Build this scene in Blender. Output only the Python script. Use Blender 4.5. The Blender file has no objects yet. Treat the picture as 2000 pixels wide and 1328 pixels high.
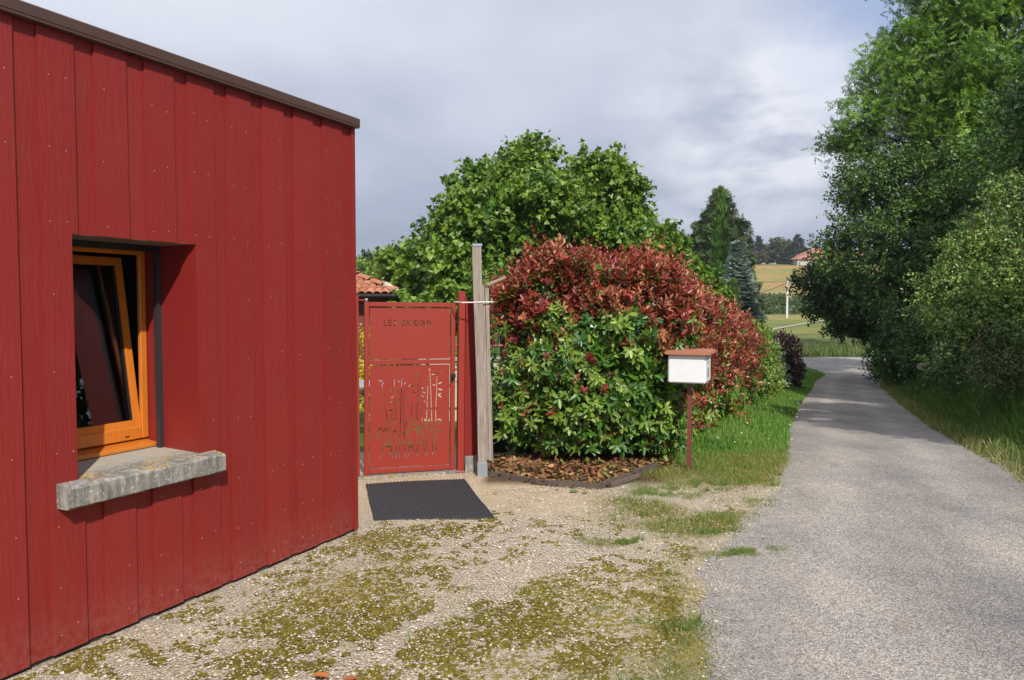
import bpy, bmesh, math, random
import numpy as np
from mathutils import Vector, Matrix
C = bpy.context.scene.collection
R = math.radians
rng = np.random.default_rng(7)
random.seed(7)
PI = math.pi

# ------------------------------------------------------------------ camera, sky, sun, exposure
scene = bpy.context.scene
FP, HOR, EYE = 1525.0, 595.0, 1.65
PITCH = math.atan((664 - HOR) / FP)
cam = bpy.data.cameras.new('camera'); camo = bpy.data.objects.new('camera', cam); C.objects.link(camo)
camo.location = (0, 0, EYE); camo.rotation_euler = (PI/2 - PITCH, 0, 0)
cam.sensor_width = 36; cam.lens = FP / 2000 * 36; cam.clip_start = 0.05; cam.clip_end = 8000
scene.camera = camo
SUN = Vector((0.428, -1.423, 1.22)).normalized()            # towards the sun
sl = bpy.data.lights.new('sun', 'SUN'); sl.energy = 4.9; sl.angle = R(0.55); sl.color = (1, .945, .86)
so = bpy.data.objects.new('sun', sl); C.objects.link(so)
so.rotation_euler = (-SUN).to_track_quat('-Z', 'Y').to_euler()
scene.view_settings.view_transform = 'Standard'; scene.view_settings.look = 'None'
scene.view_settings.gamma = 1; scene.view_settings.use_curve_mapping = False; scene.view_settings.exposure = 0.0
scene.render.engine = 'CYCLES'
try:
    scene.cycles.max_bounces = 6; scene.cycles.diffuse_bounces = 3; scene.cycles.glossy_bounces = 3
    scene.cycles.transparent_max_bounces = 8; scene.cycles.volume_bounces = 0
except Exception: pass

class NT:
    """small node-tree writer"""
    def __init__(s, tree): s.t = tree; s.n = tree.nodes; s.l = tree.links; s.n.clear()
    def node(s, typ, **kw):
        nd = s.n.new(typ)
        for k, v in kw.items():
            if k.startswith('i_'):
                key = k[2:]; key = int(key) if key.isdigit() else key.replace('_', ' ')
                s.put(nd.inputs[key], v)
            else: setattr(nd, k, v)
        return nd
    def put(s, sock, v):
        if isinstance(v, bpy.types.NodeSocket): s.l.new(v, sock)
        elif isinstance(v, bpy.types.Node): s.l.new(v.outputs[0], sock)
        else:
            if isinstance(v, tuple) and len(v) == 3 and sock.type == 'RGBA': v = (*v, 1)
            sock.default_value = v
    def math(s, op, a, b=0.0, c=None, clamp=False):
        nd = s.n.new('ShaderNodeMath'); nd.operation = op; nd.use_clamp = clamp
        s.put(nd.inputs[0], a); s.put(nd.inputs[1], b)
        if c is not None: s.put(nd.inputs[2], c)
        return nd.outputs[0]
    def mix(s, f, a, b, blend='MIX'):
        nd = s.n.new('ShaderNodeMix'); nd.data_type = 'RGBA'; nd.blend_type = blend
        s.put(nd.inputs[0], f); s.put(nd.inputs[6], a); s.put(nd.inputs[7], b)
        return nd.outputs[2]
    def ramp(s, f, stops):
        nd = s.n.new('ShaderNodeValToRGB'); s.put(nd.inputs[0], f)
        e = nd.color_ramp.elements
        while len(e) < len(stops): e.new(0.5)
        for i, (p, c) in enumerate(stops):
            e[i].position = p; e[i].color = (*c, 1) if isinstance(c, tuple) else (c, c, c, 1)
        return nd.outputs[0]
    def noise(s, vec, scale, detail=4.0, rough=0.55, dist=0.0, out=0):
        nd = s.n.new('ShaderNodeTexNoise'); 
        if vec is not None: s.put(nd.inputs['Vector'], vec)
        s.put(nd.inputs['Scale'], scale); s.put(nd.inputs['Detail'], detail); s.put(nd.inputs['Roughness'], rough); s.put(nd.inputs['Distortion'], dist)
        return nd.outputs[out]
    def vmap(s, vec, scale=(1, 1, 1), loc=(0, 0, 0), rot=(0, 0, 0)):
        nd = s.n.new('ShaderNodeMapping'); s.put(nd.inputs[0], vec)
        nd.inputs[1].default_value = loc; nd.inputs[2].default_value = rot; nd.inputs[3].default_value = scale
        return nd.outputs[0]

# world: broken cloud over a Nishita sky
w = bpy.data.worlds.new('World'); scene.world = w; w.use_nodes = True
n = NT(w.node_tree)
sky = n.node('ShaderNodeTexSky', sky_type='NISHITA', sun_disc=False, sun_elevation=math.asin(SUN.z), sun_rotation=math.atan2(SUN.x, SUN.y))
tc = n.node('ShaderNodeTexCoord'); sep = n.node('ShaderNodeSeparateXYZ', i_0=tc.outputs['Generated'])
zz = n.math('MAXIMUM', sep.outputs[2], 0.0)
den = n.math('ADD', zz, 0.22)
comb = n.node('ShaderNodeCombineXYZ', i_0=n.math('DIVIDE', sep.outputs[0], den), i_1=n.math('DIVIDE', sep.outputs[1], den), i_2=0.0)
big = n.noise(n.vmap(comb.outputs[0], (1, 1, 1), (3.1, 0.7, 0)), 0.9, 5, 0.5, 0.3)
fine = n.noise(n.vmap(comb.outputs[0], (1.25, 1.0, 1), (1.0, 5.0, 0)), 2.7, 7, 0.55, 0.12)
azn = n.math('DIVIDE', sep.outputs[0], n.math('MAXIMUM', sep.outputs[1], 0.05))       # left - right across the view
azc = n.math('MINIMUM', n.math('MAXIMUM', azn, -0.6), 0.6)
lev = n.math('ADD', n.math('MULTIPLY', zz, 1.15), n.math('MULTIPLY', n.math('SUBTRACT', big, 0.5), 1.1))
lev = n.math('ADD', lev, n.math('MULTIPLY', n.math('SUBTRACT', fine, 0.5), 0.26))
lev = n.math('ADD', lev, n.math('MULTIPLY', n.math('MULTIPLY', azc, zz), -1.5))
cloud = n.ramp(n.math('ADD', lev, 0.22), [(0.0, (.28, .33, .45)), (0.3, (.45, .50, .63)), (0.52, (.62, .66, .78)), (0.75, (.78, .81, .92)), (1.0, (.88, .90, .98))])
def lobe(d, width):
    v = Vector(d).normalized()
    dot = n.node('ShaderNodeVectorMath', operation='DOT_PRODUCT', i_0=tc.outputs['Generated'], i_1=tuple(v))
    return n.math('MULTIPLY', n.math('SUBTRACT', dot.outputs['Value'], math.cos(R(width))), 1/(1-math.cos(R(width))), clamp=True)
bright = n.math('MULTIPLY', n.math('ADD', lobe((0.27, 1, 0.225), 9), n.math('MULTIPLY', lobe((0.40, 1, .24), 8), .9)),
                n.ramp(fine, [(0.34, 0.0), (0.64, 1.0)]), clamp=True)
cloud = n.mix(n.math('MULTIPLY', bright, 0.95), cloud, (.94, .96, 1.02))
blue = n.math('MULTIPLY', lobe((0.50, 1, 0.42), 10), n.ramp(fine, [(0.3, 1.0), (0.7, 0.3)]))
skyc = n.mix(1.0, sky.outputs[0], (.1, .1, .1), 'MULTIPLY')
skyb = n.mix(0.6, skyc, (.36, .52, .95))
fin = n.mix(n.math('MULTIPLY', blue, 0.9, clamp=True), n.mix(0.06, cloud, skyc), skyb)
bg = n.node('ShaderNodeBackground', i_0=n.mix(1.0, fin, (10., 10., 10.), 'MULTIPLY'), i_1=0.1)
n.l.new(bg.outputs[0], n.node('ShaderNodeOutputWorld').inputs[0])

# ------------------------------------------------------------------ helpers
def ray(px, py):
    b = (664 - py) / FP
    return np.array([(px - 1000) / FP, math.cos(PITCH) + b*math.sin(PITCH), -math.sin(PITCH) + b*math.cos(PITCH)])
def at(px, py, Y):
    """place in the world seen at this photo position, Y metres ahead"""
    r = ray(px, py); t = Y / r[1]
    return Vector((r[0]*t, Y, EYE + r[2]*t))

def tag(o, label=None, cat=None, group=None, kind=None):
    if label: o['label'] = label
    if cat: o['category'] = cat
    if group: o['group'] = group
    if kind: o['kind'] = kind
    return o
def empty(name, loc=(0, 0, 0), rz=0, label=None, cat=None, group=None):
    o = bpy.data.objects.new(name, None); C.objects.link(o); o.location = loc; o.rotation_euler = (0, 0, rz)
    o.empty_display_size = 0.1
    return tag(o, label, cat, group)
def link(name, mesh, mat=None, parent=None):
    o = bpy.data.objects.new(name, mesh); C.objects.link(o)
    if mat is not None and not mesh.materials: mesh.materials.append(mat)
    if parent is not None: o.parent = parent
    return o
def obj(name, bm, mat=None, parent=None, smooth=False, bevel=0):
    if bevel:
        bmesh.ops.bevel(bm, geom=list(bm.edges), offset=bevel, segments=1, affect='EDGES', clamp_overlap=True)
    bmesh.ops.recalc_face_normals(bm, faces=bm.faces)
    me = bpy.data.meshes.new(name); bm.to_mesh(me); bm.free()
    if smooth:
        for p in me.polygons: p.use_smooth = True
    return link(name, me, mat, parent)
def B(): return bmesh.new()
def box(bm, x0, x1, y0, y1, z0, z1, M=None):
    vs = [bm.verts.new((x, y, z)) for z in (z0, z1) for x, y in ((x0, y0), (x1, y0), (x1, y1), (x0, y1))]
    for f in ((0, 3, 2, 1), (4, 5, 6, 7), (0, 1, 5, 4), (1, 2, 6, 5), (2, 3, 7, 6), (3, 0, 4, 7)): bm.faces.new([vs[i] for i in f])
    if M is not None: bmesh.ops.transform(bm, matrix=M, verts=vs)
    return vs
def tube(bm, pts, radii, seg=8, caps=True):
    pts = [Vector(p) for p in pts]
    if not hasattr(radii, '__len__'): radii = [radii]*len(pts)
    rings = []
    for i, p in enumerate(pts):
        d = (pts[min(i+1, len(pts)-1)] - pts[max(i-1, 0)]).normalized()
        a = d.orthogonal() if i == 0 else (a - d*a.dot(d))
        a = a.normalized(); b = d.cross(a)
        rings.append([bm.verts.new(p + (a*math.cos(2*PI*k/seg) + b*math.sin(2*PI*k/seg))*radii[i]) for k in range(seg)])
    for r0, r1 in zip(rings, rings[1:]):
        for k in range(seg): bm.faces.new((r0[k], r0[(k+1) % seg], r1[(k+1) % seg], r1[k]))
    if caps: bm.faces.new(rings[0][::-1]); bm.faces.new(rings[-1])
def prism(bm, poly, z0, z1, M=None):
    lo = [bm.verts.new((x, y, z0)) for x, y in poly]; hi = [bm.verts.new((x, y, z1)) for x, y in poly]
    k = len(poly)
    bm.faces.new(lo[::-1]); bm.faces.new(hi)
    for i in range(k): bm.faces.new((lo[i], lo[(i+1) % k], hi[(i+1) % k], hi[i]))
    if M is not None: bmesh.ops.transform(bm, matrix=M, verts=lo+hi)
def npmesh(name, V, F, col=None, mat=None, parent=None, smooth=False, extra=None):
    """mesh from numpy arrays, all faces with the same corner count"""
    V = np.asarray(V, np.float32); F = np.asarray(F, np.int32); k = F.shape[1]
    me = bpy.data.meshes.new(name)
    me.vertices.add(len(V)); me.vertices.foreach_set('co', V.ravel())
    me.loops.add(F.size); me.loops.foreach_set('vertex_index', F.ravel())
    me.polygons.add(len(F)); me.polygons.foreach_set('loop_start', np.arange(0, F.size, k, dtype=np.int32))
    try: me.polygons.foreach_set('loop_total', np.full(len(F), k, np.int32))
    except Exception: pass
    if smooth: me.polygons.foreach_set('use_smooth', np.ones(len(F), bool))
    me.update(calc_edges=True)
    for nm, arr in ([('col', col)] if col is not None else []) + (extra or []):
        a = me.attributes.new(nm, 'FLOAT_COLOR', 'POINT')
        c = np.ones((len(V), 4), np.float32); c[:, :3] = arr; a.data.foreach_set('color', c.ravel())
    return link(name, me, mat, parent)

def smooth01(a, b, x):
    t = np.clip((x - a)/(b - a), 0, 1); return t*t*(3 - 2*t)
def vnoise(x, y, seed=0):
    r = np.random.default_rng(seed); tab = r.random((256, 256))
    xi = np.floor(x).astype(int); yi = np.floor(y).astype(int); fx = x - xi; fy = y - yi
    fx = fx*fx*(3-2*fx); fy = fy*fy*(3-2*fy)
    g = lambda i, j: tab[i % 256, j % 256]
    return (g(xi, yi)*(1-fx) + g(xi+1, yi)*fx)*(1-fy) + (g(xi, yi+1)*(1-fx) + g(xi+1, yi+1)*fx)*fy
def fbm(x, y, seed=0, oct=4):
    x = np.asarray(x, float); y = np.asarray(y, float); s = 0; a = 1; t = 0
    for o in range(oct): s = s + a*vnoise(x*2**o + 17.3*o, y*2**o + 5.1*o, seed+o); t += a; a *= .5
    return s/t
def unit(v): return v/np.maximum(np.linalg.norm(v, axis=-1, keepdims=True), 1e-9)

# ------------------------------------------------------------------ ground levels and outlines
ZS = [(-60, 0), (8, 0), (12, -.22), (17, -.52), (25, -.93), (32, -1.09), (42, -1.2), (60, -1.3), (90, -1.0), (130, -.65), (148, .6), (165, 3.5), (190, 7.2), (215, 11.3), (232, 13.5), (250, 14.4), (330, 14), (700, 2), (5000, 0)]
ZX = np.array([a for a, b in ZS], float); ZZ = np.array([b for a, b in ZS], float)
LR = [(3.9, -6), (3.75, 0), (3.9, 3), (4.2, 5), (4.73, 7.14), (5.41, 9.1), (6.35, 11.74), (8.43, 16.84), (11.6, 24.4), (14.5, 30.7), (16.4, 35.5), (17.4, 37.4), (19.5, 38.7)]
LL = [(-1.2, -6), (-.8, 0), (.25, 2), (.82, 3.3), (1.16, 4.8), (1.5, 5.5), (2.0, 6.3), (2.5, 7.2), (2.96, 8.28), (3.78, 10.7), (6.21, 16.84), (8.26, 21.64), (10.4, 26.76), (12.0, 29.82), (13.0, 33.1), (13.4, 36.4), (12.6, 39.0)]
def xr(Y): return np.interp(Y, [p[1] for p in LR], [p[0] for p in LR])
def xl(Y): return np.interp(Y, [p[1] for p in LL], [p[0] for p in LL])
def ground_z(x, y):
    x = np.asarray(x, float); y = np.asarray(y, float)
    z = np.interp(y, ZX, ZZ)
    hill = smooth01(-25, 45, x)
    z = np.where(y > 120, -.7 + (z + .7)*hill, z)
    d = x - xr(np.minimum(y, 37))
    lim = smooth01(37, 32, y)
    bank = (.07*smooth01(.0, .35, d) + 1.35*smooth01(.35, 2.9, d) + .16*np.clip(d - 2.2, 0, 8))*lim
    z = z + np.where(d > 0, bank, 0)
    z = z + .03*(fbm(x*.5, y*.5, 3) - .5)*smooth01(12, 30, y)
    return z
def gz(x, y): return float(ground_z(np.array([x]), np.array([y]))[0])

# red building: corner and wall direction
CB = Vector((-1.1236, 5.6428, 0)); U = Vector((.43141, .90216, 0)); N = Vector((.90216, -.43141, 0))
def wall_M(): # local x = along wall (u), local y = into wall (-n), z up
    return Matrix(((U.x, -N.x, 0, CB.x), (U.y, -N.y, 0, CB.y), (0, 0, 1, 0), (0, 0, 0, 1)))

# ------------------------------------------------------------------ materials
def mat(name, build):
    m = bpy.data.materials.new(name); m.use_nodes = True
    t = NT(m.node_tree); out = t.node('ShaderNodeOutputMaterial')
    sh = build(t); t.l.new(sh, out.inputs[0]); return m
def principled(t, col, rough=.6, metal=0.0, spec=.5, bump=None, bstr=.3, bdist=.01, **kw):
    p = t.node('ShaderNodeBsdfPrincipled'); t.put(p.inputs['Base Color'], col); t.put(p.inputs['Roughness'], rough)
    t.put(p.inputs['Metallic'], metal); t.put(p.inputs['Specular IOR Level'], spec)
    for k, v in kw.items(): t.put(p.inputs[k.replace('_', ' ')], v)
    if bump is not None:
        b = t.node('ShaderNodeBump'); t.put(b.inputs['Strength'], bstr); t.put(b.inputs['Distance'], bdist); t.put(b.inputs['Height'], bump)
        t.l.new(b.outputs[0], p.inputs['Normal'])
    return p.outputs[0]
def objc(t): return t.node('ShaderNodeTexCoord').outputs['Object']
def attr(t, nm='col'): return t.node('ShaderNodeAttribute', attribute_name=nm).outputs['Color']

def m_simple(name, col, rough=.5, var=.12, scale=6, metal=0, spec=.5, bstr=.1, bscale=60):
    def f(t):
        oc = objc(t)
        c = t.mix(t.noise(oc, scale, 5, .6), tuple(v*(1-var) for v in col), tuple(min(1, v*(1+var)) for v in col))
        return principled(t, c, rough, metal, spec, t.noise(oc, bscale, 3), bstr, .003)
    return mat(name, f)

def f_cladding(t):
    oc = objc(t); oi = t.node('ShaderNodeObjectInfo')
    off = t.node('ShaderNodeVectorMath', operation='SCALE', i_0=(7.0, 3.0, 11.0)); t.put(off.inputs['Scale'], oi.outputs['Random'])
    v = t.node('ShaderNodeVectorMath', operation='ADD', i_0=oc, i_1=off.outputs[0]).outputs[0]
    w = t.node('ShaderNodeTexWave', wave_type='BANDS', bands_direction='X')
    t.put(w.inputs['Vector'], t.vmap(v, (1, .2, .16))); t.put(w.inputs['Scale'], 8.0); t.put(w.inputs['Distortion'], 15.0); t.put(w.inputs['Detail'], 2.5); t.put(w.inputs['Detail Scale'], 2.2)
    fib = t.noise(t.vmap(v, (1, 1, .045)), 190, 3, .6)
    h = t.math('ADD', t.math('MULTIPLY', w.outputs['Fac'], .6), t.math('MULTIPLY', fib, .38))
    c = t.mix(t.noise(v, 1.3, 4, .6), (.200, .0165, .0145), (.248, .022, .018))
    c = t.mix(t.math('MULTIPLY', t.math('SUBTRACT', .5, h), .35, clamp=True), c, (.2, .018, .015))
    c = t.mix(t.math('MULTIPLY', t.math('SUBTRACT', oi.outputs['Random'], .5), .22, clamp=True), c, (.36, .045, .04))
    # pale specks and dust
    vo = t.node('ShaderNodeTexVoronoi'); t.put(vo.inputs['Vector'], v); t.put(vo.inputs['Scale'], 16.0)
    sp = t.math('LESS_THAN', vo.outputs['Distance'], t.math('MULTIPLY', t.math('GREATER_THAN', t.node('ShaderNodeSeparateColor', i_0=vo.outputs['Color']).outputs[0], .86), .028))
    c = t.mix(t.math('MULTIPLY', sp, .7), c, (.55, .45, .4))
    zc = t.node('ShaderNodeSeparateXYZ', i_0=oc).outputs[2]
    spl = t.math('MULTIPLY', t.math('SUBTRACT', 1.0, t.math('MULTIPLY', zc, 3.2), clamp=True), t.ramp(t.noise(oc, 28, 6, .75), [(.4, 0.0), (.65, 1.0)]))
    c = t.mix(t.math('MULTIPLY', spl, .3), c, (.34, .20, .15))
    streak = t.math('MULTIPLY', t.ramp(t.noise(t.vmap(oc, (1, 1, .04)), 26, 4, .6), [(.52, 0.0), (.75, 1.0)]), .22)
    c = t.mix(streak, c, (.19, .018, .016))
    dust = t.math('MULTIPLY', t.ramp(t.noise(v, 5, 6, .7), [(.5, 0.0), (.8, 1.0)]), .05)
    c = t.mix(dust, c, (.40, .16, .13))
    return principled(t, c, t.math('ADD', .44, t.math('MULTIPLY', fib, .16)), 0, .34, h, .5, .0020)
M_CLAD = mat('red_fibre_cement', f_cladding)
M_REDSM = m_simple('red_smooth_metal', (.22, .018, .015), .42, .05, 3, bstr=.03)
M_GATE = m_simple('gate_red_powder_coat', (.285, .030, .018), .42, .05, 2.5, bstr=.04, bscale=900)
M_BROWN = m_simple('brown_metal', (.075, .040, .030), .38, .07, 2, bstr=.02)
M_DARKMET = m_simple('anthracite_metal', (.035, .03, .032), .4, .1, 5)
M_BLACK = m_simple('black_plastic', (.012, .012, .013), .45, .2, 8)
M_PLINTH = m_simple('dark_plinth', (.05, .045, .04), .9, .3, 12, bstr=.5)
M_STEEL = m_simple('galvanised_steel', (.36, .40, .45), .45, .15, 9, metal=.6)
M_GUTTER = m_simple('zinc_gutter', (.09, .10, .115), .35, .15, 5, metal=.4)
M_WHITETIE = m_simple('white_plastic', (.78, .78, .78), .4, .05)
M_SCREW = m_simple('screw_heads', (.55, .47, .44), .35, .2, 50, metal=.3)
M_OPANEL = m_simple('roof_membrane', (.12, .11, .10), .9, .2)
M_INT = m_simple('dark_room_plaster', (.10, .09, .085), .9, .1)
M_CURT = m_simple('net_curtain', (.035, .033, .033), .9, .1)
M_RWALL = m_simple('dark_red_wall', (.16, .035, .03), .8, .15)
def f_pine(t):
    oc = objc(t)
    g = t.noise(t.vmap(oc, (1, 1, .08)), 70, 5, .65, .8); g2 = t.noise(t.vmap(oc, (.08, 1, 1)), 70, 5, .65, .8)
    c = t.mix(g, (.50, .135, .012), (.70, .235, .03)); c = t.mix(t.math('MULTIPLY', g2, .25), c, (.42, .12, .015))
    return principled(t, c, .32, 0, .5, g, .1, .002, Coat_Weight=.25, Coat_Roughness=.15)
M_PINE = mat('varnished_orange_wood', f_pine)
def f_glass(t):
    g = t.node('ShaderNodeBsdfGlossy', i_Roughness=.01); t.put(g.inputs[0], (.9, .92, .95))
    tr = t.node('ShaderNodeBsdfTransparent', i_0=(.72, .76, .74))
    fr = t.node('ShaderNodeFresnel', i_IOR=1.6)
    mx = t.node('ShaderNodeMixShader', i_0=t.math('ADD', fr.outputs[0], .03), i_1=tr.outputs[0], i_2=g.outputs[0])
    return mx.outputs[0]
M_GLASS = mat('window_glass', f_glass)
def f_concrete(t):
    oc = objc(t); a = t.noise(oc, 9, 8, .7); b = t.noise(t.vmap(oc, (1, 1, .25)), 26, 6, .7)
    st = t.noise(t.vmap(oc, (1, 1, .10)), 22, 5, .7)
    c = t.mix(a, (.20, .19, .175), (.50, .475, .43)); c = t.mix(t.ramp(b, [(.42, 0.0), (.62, 1.0)]), t.mix(.6, c, (.07, .07, .068)), c)
    c = t.mix(t.ramp(st, [(.50, 0.0), (.66, .55)]), c, (.075, .075, .072))
    pale = t.ramp(t.noise(oc, 60, 4, .7), [(.58, 0.0), (.66, 1.0)]); c = t.mix(t.math('MULTIPLY', pale, .7), c, (.66, .64, .58))
    nz = t.node('ShaderNodeSeparateXYZ', i_0=t.node('ShaderNodeNewGeometry').outputs['Normal']).outputs[2]
    li = t.math('MULTIPLY', t.ramp(t.math('ADD', t.noise(oc, 55, 5, .65), t.math('MULTIPLY', t.noise(oc, 6, 3), .45)), [(.79, 0.0), (.84, 1.0)]), t.math('MAXIMUM', nz, .12))
    yy = t.node('ShaderNodeSeparateXYZ', i_0=oc).outputs[1]
    inn = t.math('MULTIPLY', t.math('MULTIPLY', t.math('SUBTRACT', yy, .02), 7.0, clamp=True), .8)
    c = t.mix(inn, c, t.mix(t.noise(oc, 14, 4), (.40, .37, .31), (.50, .47, .41)))
    c = t.mix(t.math('MULTIPLY', li, t.math('SUBTRACT', 1.0, inn)), c, (.62, .36, .03))
    return principled(t, c, .9, 0, .2, t.math('ADD', a, t.noise(oc, 140, 4)), .7, .006)
M_CONC = mat('weathered_concrete', f_concrete)
def f_oldwood(t):
    oc = objc(t); g = t.noise(t.vmap(oc, (1, 1, .05)), 90, 6, .7, .6); b = t.noise(t.vmap(oc, (1, 1, .3)), 5, 4)
    c = t.mix(t.ramp(g, [(.3, 0.0), (.7, 1.0)]), (.15, .12, .10), (.42, .38, .34)); c = t.mix(t.math('MULTIPLY', b, .4), c, (.30, .21, .15))
    return principled(t, c, .85, 0, .2, g, .6, .004)
M_OLDWOOD = mat('weathered_timber', f_oldwood)
M_BORDER = m_simple('dark_border_timber', (.10, .075, .06), .9, .45, 15, bstr=.6, bscale=40)
def f_rubber(t):
    oc = objc(t); return principled(t, t.mix(t.noise(oc, 12, 5, .7), (.022, .023, .027), (.05, .05, .055)), .75, 0, .35, t.noise(oc, 300, 2), .5, .002)
M_RUBBER = mat('black_rubber', f_rubber)
def f_tile(t):
    oi = t.node('ShaderNodeObjectInfo'); oc = objc(t)
    c = t.mix(oi.outputs['Random'], (.33, .12, .07), (.50, .22, .13)); c = t.mix(t.ramp(t.noise(oc, 25, 5, .7), [(.45, 0.0), (.75, .7)]), c, (.26, .13, .09))
    return principled(t, c, .8, 0, .25, t.noise(oc, 60, 4), .3, .004)
M_TILE = mat('terracotta', f_tile)
M_FTILE = m_simple('far_terracotta', (.40, .17, .11), .85, .2, 1.5)
M_FWALL = m_simple('far_render', (.45, .42, .37), .9, .1, 1)
M_MORTAR = m_simple('lichened_mortar', (.62, .55, .48), .9, .3, 30, bstr=.5)
M_MBOX = None
def f_mbox(t):
    oc = objc(t); s = t.ramp(t.noise(t.vmap(oc, (1, 1, 1)), 75, 5, .8), [(.5, 0.0), (.72, 1.0)]); m = t.ramp(t.noise(oc, 7, 3), [(.42, 0.0), (.62, 1.0)])
    c = t.mix(t.math('MULTIPLY', t.math('MULTIPLY', s, m), .6), (.74, .76, .78), (.36, .36, .34))
    return principled(t, c, .38, 0, .4, t.noise(oc, 30, 3), .05, .003)
M_MBOX = mat('white_enamel', f_mbox)
M_POLEMET = m_simple('red_brown_steel', (.17, .045, .035), .5, .15, 20)
M_RENDER = m_simple('beige_render', (.50, .44, .34), .9, .12, 8, bstr=.4)
M_COPING = m_simple('grey_coping', (.34, .32, .29), .9, .2, 8, bstr=.4)
M_UPOLE = m_simple('pale_utility_pole', (.58, .60, .63), .8, .1, 2)
M_CABLE = m_simple('black_cable', (.02, .02, .02), .6, .1)
def f_bark(t):
    oc = objc(t); g = t.noise(t.vmap(oc, (1, 1, .3)), 14, 6, .7, .5)
    return principled(t, t.mix(g, (.045, .036, .028), (.17, .14, .11)), .9, 0, .2, g, .8, .02)
M_BARK = mat('bark', f_bark)

def m_leaf(name, rough=.45, spec=.5, trans=.23, bright=1.0):
    def f(t):
        c = attr(t)
        if bright != 1: c = t.mix(1.0, c, (bright,)*3, 'MULTIPLY')
        p = t.node('ShaderNodeBsdfPrincipled'); t.put(p.inputs['Base Color'], c); t.put(p.inputs['Roughness'], rough); t.put(p.inputs['Specular IOR Level'], spec)
        tr = t.node('ShaderNodeBsdfTranslucent'); t.put(tr.inputs[0], t.mix(1.0, c, (1.5, 1.5, .8), 'MULTIPLY'))
        return t.node('ShaderNodeMixShader', i_0=trans, i_1=p.outputs[0], i_2=tr.outputs[0]).outputs[0]
    return mat(name, f)
M_LEAF = m_leaf('leaf')
M_GLOSSY = m_leaf('glossy_leaf', .38, .5, .2)
M_GRASS = m_leaf('grass_blade', .5, .4, .3)
M_NEEDLE = m_leaf('needle_foliage', .6, .3, .12)
M_MATTE = m_leaf('dry_litter', .75, .2, .1)
def m_leafc(name, col):
    def f(t):
        oi = t.node('ShaderNodeObjectInfo')
        c = t.mix(oi.outputs['Random'], tuple(v*.75 for v in col), tuple(v*1.3 for v in col))
        p = principled(t, c, .27, 0, .62)
        tr = t.node('ShaderNodeBsdfTranslucent'); t.put(tr.inputs[0], c)
        return t.node('ShaderNodeMixShader', i_0=.17, i_1=p, i_2=tr.outputs[0]).outputs[0]
    return mat(name, f)

def f_stone(t):
    c = attr(t); return principled(t, c, .85, 0, .25, t.noise(objc(t), 200, 3), .3, .002)
M_STONE = mat('gravel_stone', f_stone)
def f_moss(t):
    c = attr(t); oc = objc(t)
    c = t.mix(t.noise(oc, 160, 4, .7), t.mix(1.0, c, (.55, .55, .5), 'MULTIPLY'), t.mix(1.0, c, (1.3, 1.3, 1.2), 'MULTIPLY'))
    return principled(t, c, .95, 0, .1, t.noise(oc, 450, 3), 1.0, .006)
M_MOSS = mat('moss', f_moss)

def f_ground(t):
    oc = objc(t); base = attr(t); k = t.node('ShaderNodeSeparateColor', i_0=attr(t, 'mask'))
    grav, moss, veg = k.outputs[0], k.outputs[1], k.outputs[2]
    vo = t.node('ShaderNodeTexVoronoi', i_Scale=100.0); t.put(vo.inputs['Vector'], oc); t.put(vo.inputs['Randomness'], 1.0)
    vc = t.node('ShaderNodeSeparateColor', i_0=vo.outputs['Color'])
    sc = t.ramp(vc.outputs[0], [(0.0, (.40, .33, .23)), (.35, (.56, .48, .36)), (.7, (.66, .58, .47)), (1.0, (.76, .71, .62))])
    sc = t.mix(.35, sc, base)
    edge = t.ramp(vo.outputs['Distance'], [(.35, 1.0), (.75, .45)])
    sc = t.mix(1.0, sc, edge, 'MULTIPLY')
    c = t.mix(grav, base, sc)
    fn = t.noise(oc, 30, 6, .7)
    mm = t.math('MULTIPLY', t.math('SUBTRACT', t.math('ADD', moss, t.math('MULTIPLY', t.math('SUBTRACT', fn, .5), 3.2)), .78), 6.0, clamp=True)
    mc = t.mix(t.noise(oc, 11, 4), (.14, .11, .022), (.28, .235, .045))
    c = t.mix(mm, c, mc)
    vn = t.noise(oc, 3.0, 7, .75); vt = t.noise(t.vmap(oc, (1, .25, 1)), 1.1, 6, .75)
    c = t.mix(t.math('MULTIPLY', veg, .85), c, t.mix(1.0, c, t.ramp(t.math('ADD', t.math('MULTIPLY', vn, .5), t.math('MULTIPLY', vt, .5)), [(.3, .45), (.7, 1.5)]), 'MULTIPLY'))
    h = t.math('ADD', t.math('MULTIPLY', t.math('SUBTRACT', 1.0, vo.outputs['Distance']), t.math('MULTIPLY', grav, .9)), t.math('MULTIPLY', t.noise(oc, 120, 4), .5))
    return principled(t, c, .95, 0, .15, h, .8, .008)
M_GROUND = mat('ground', f_ground)
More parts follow.
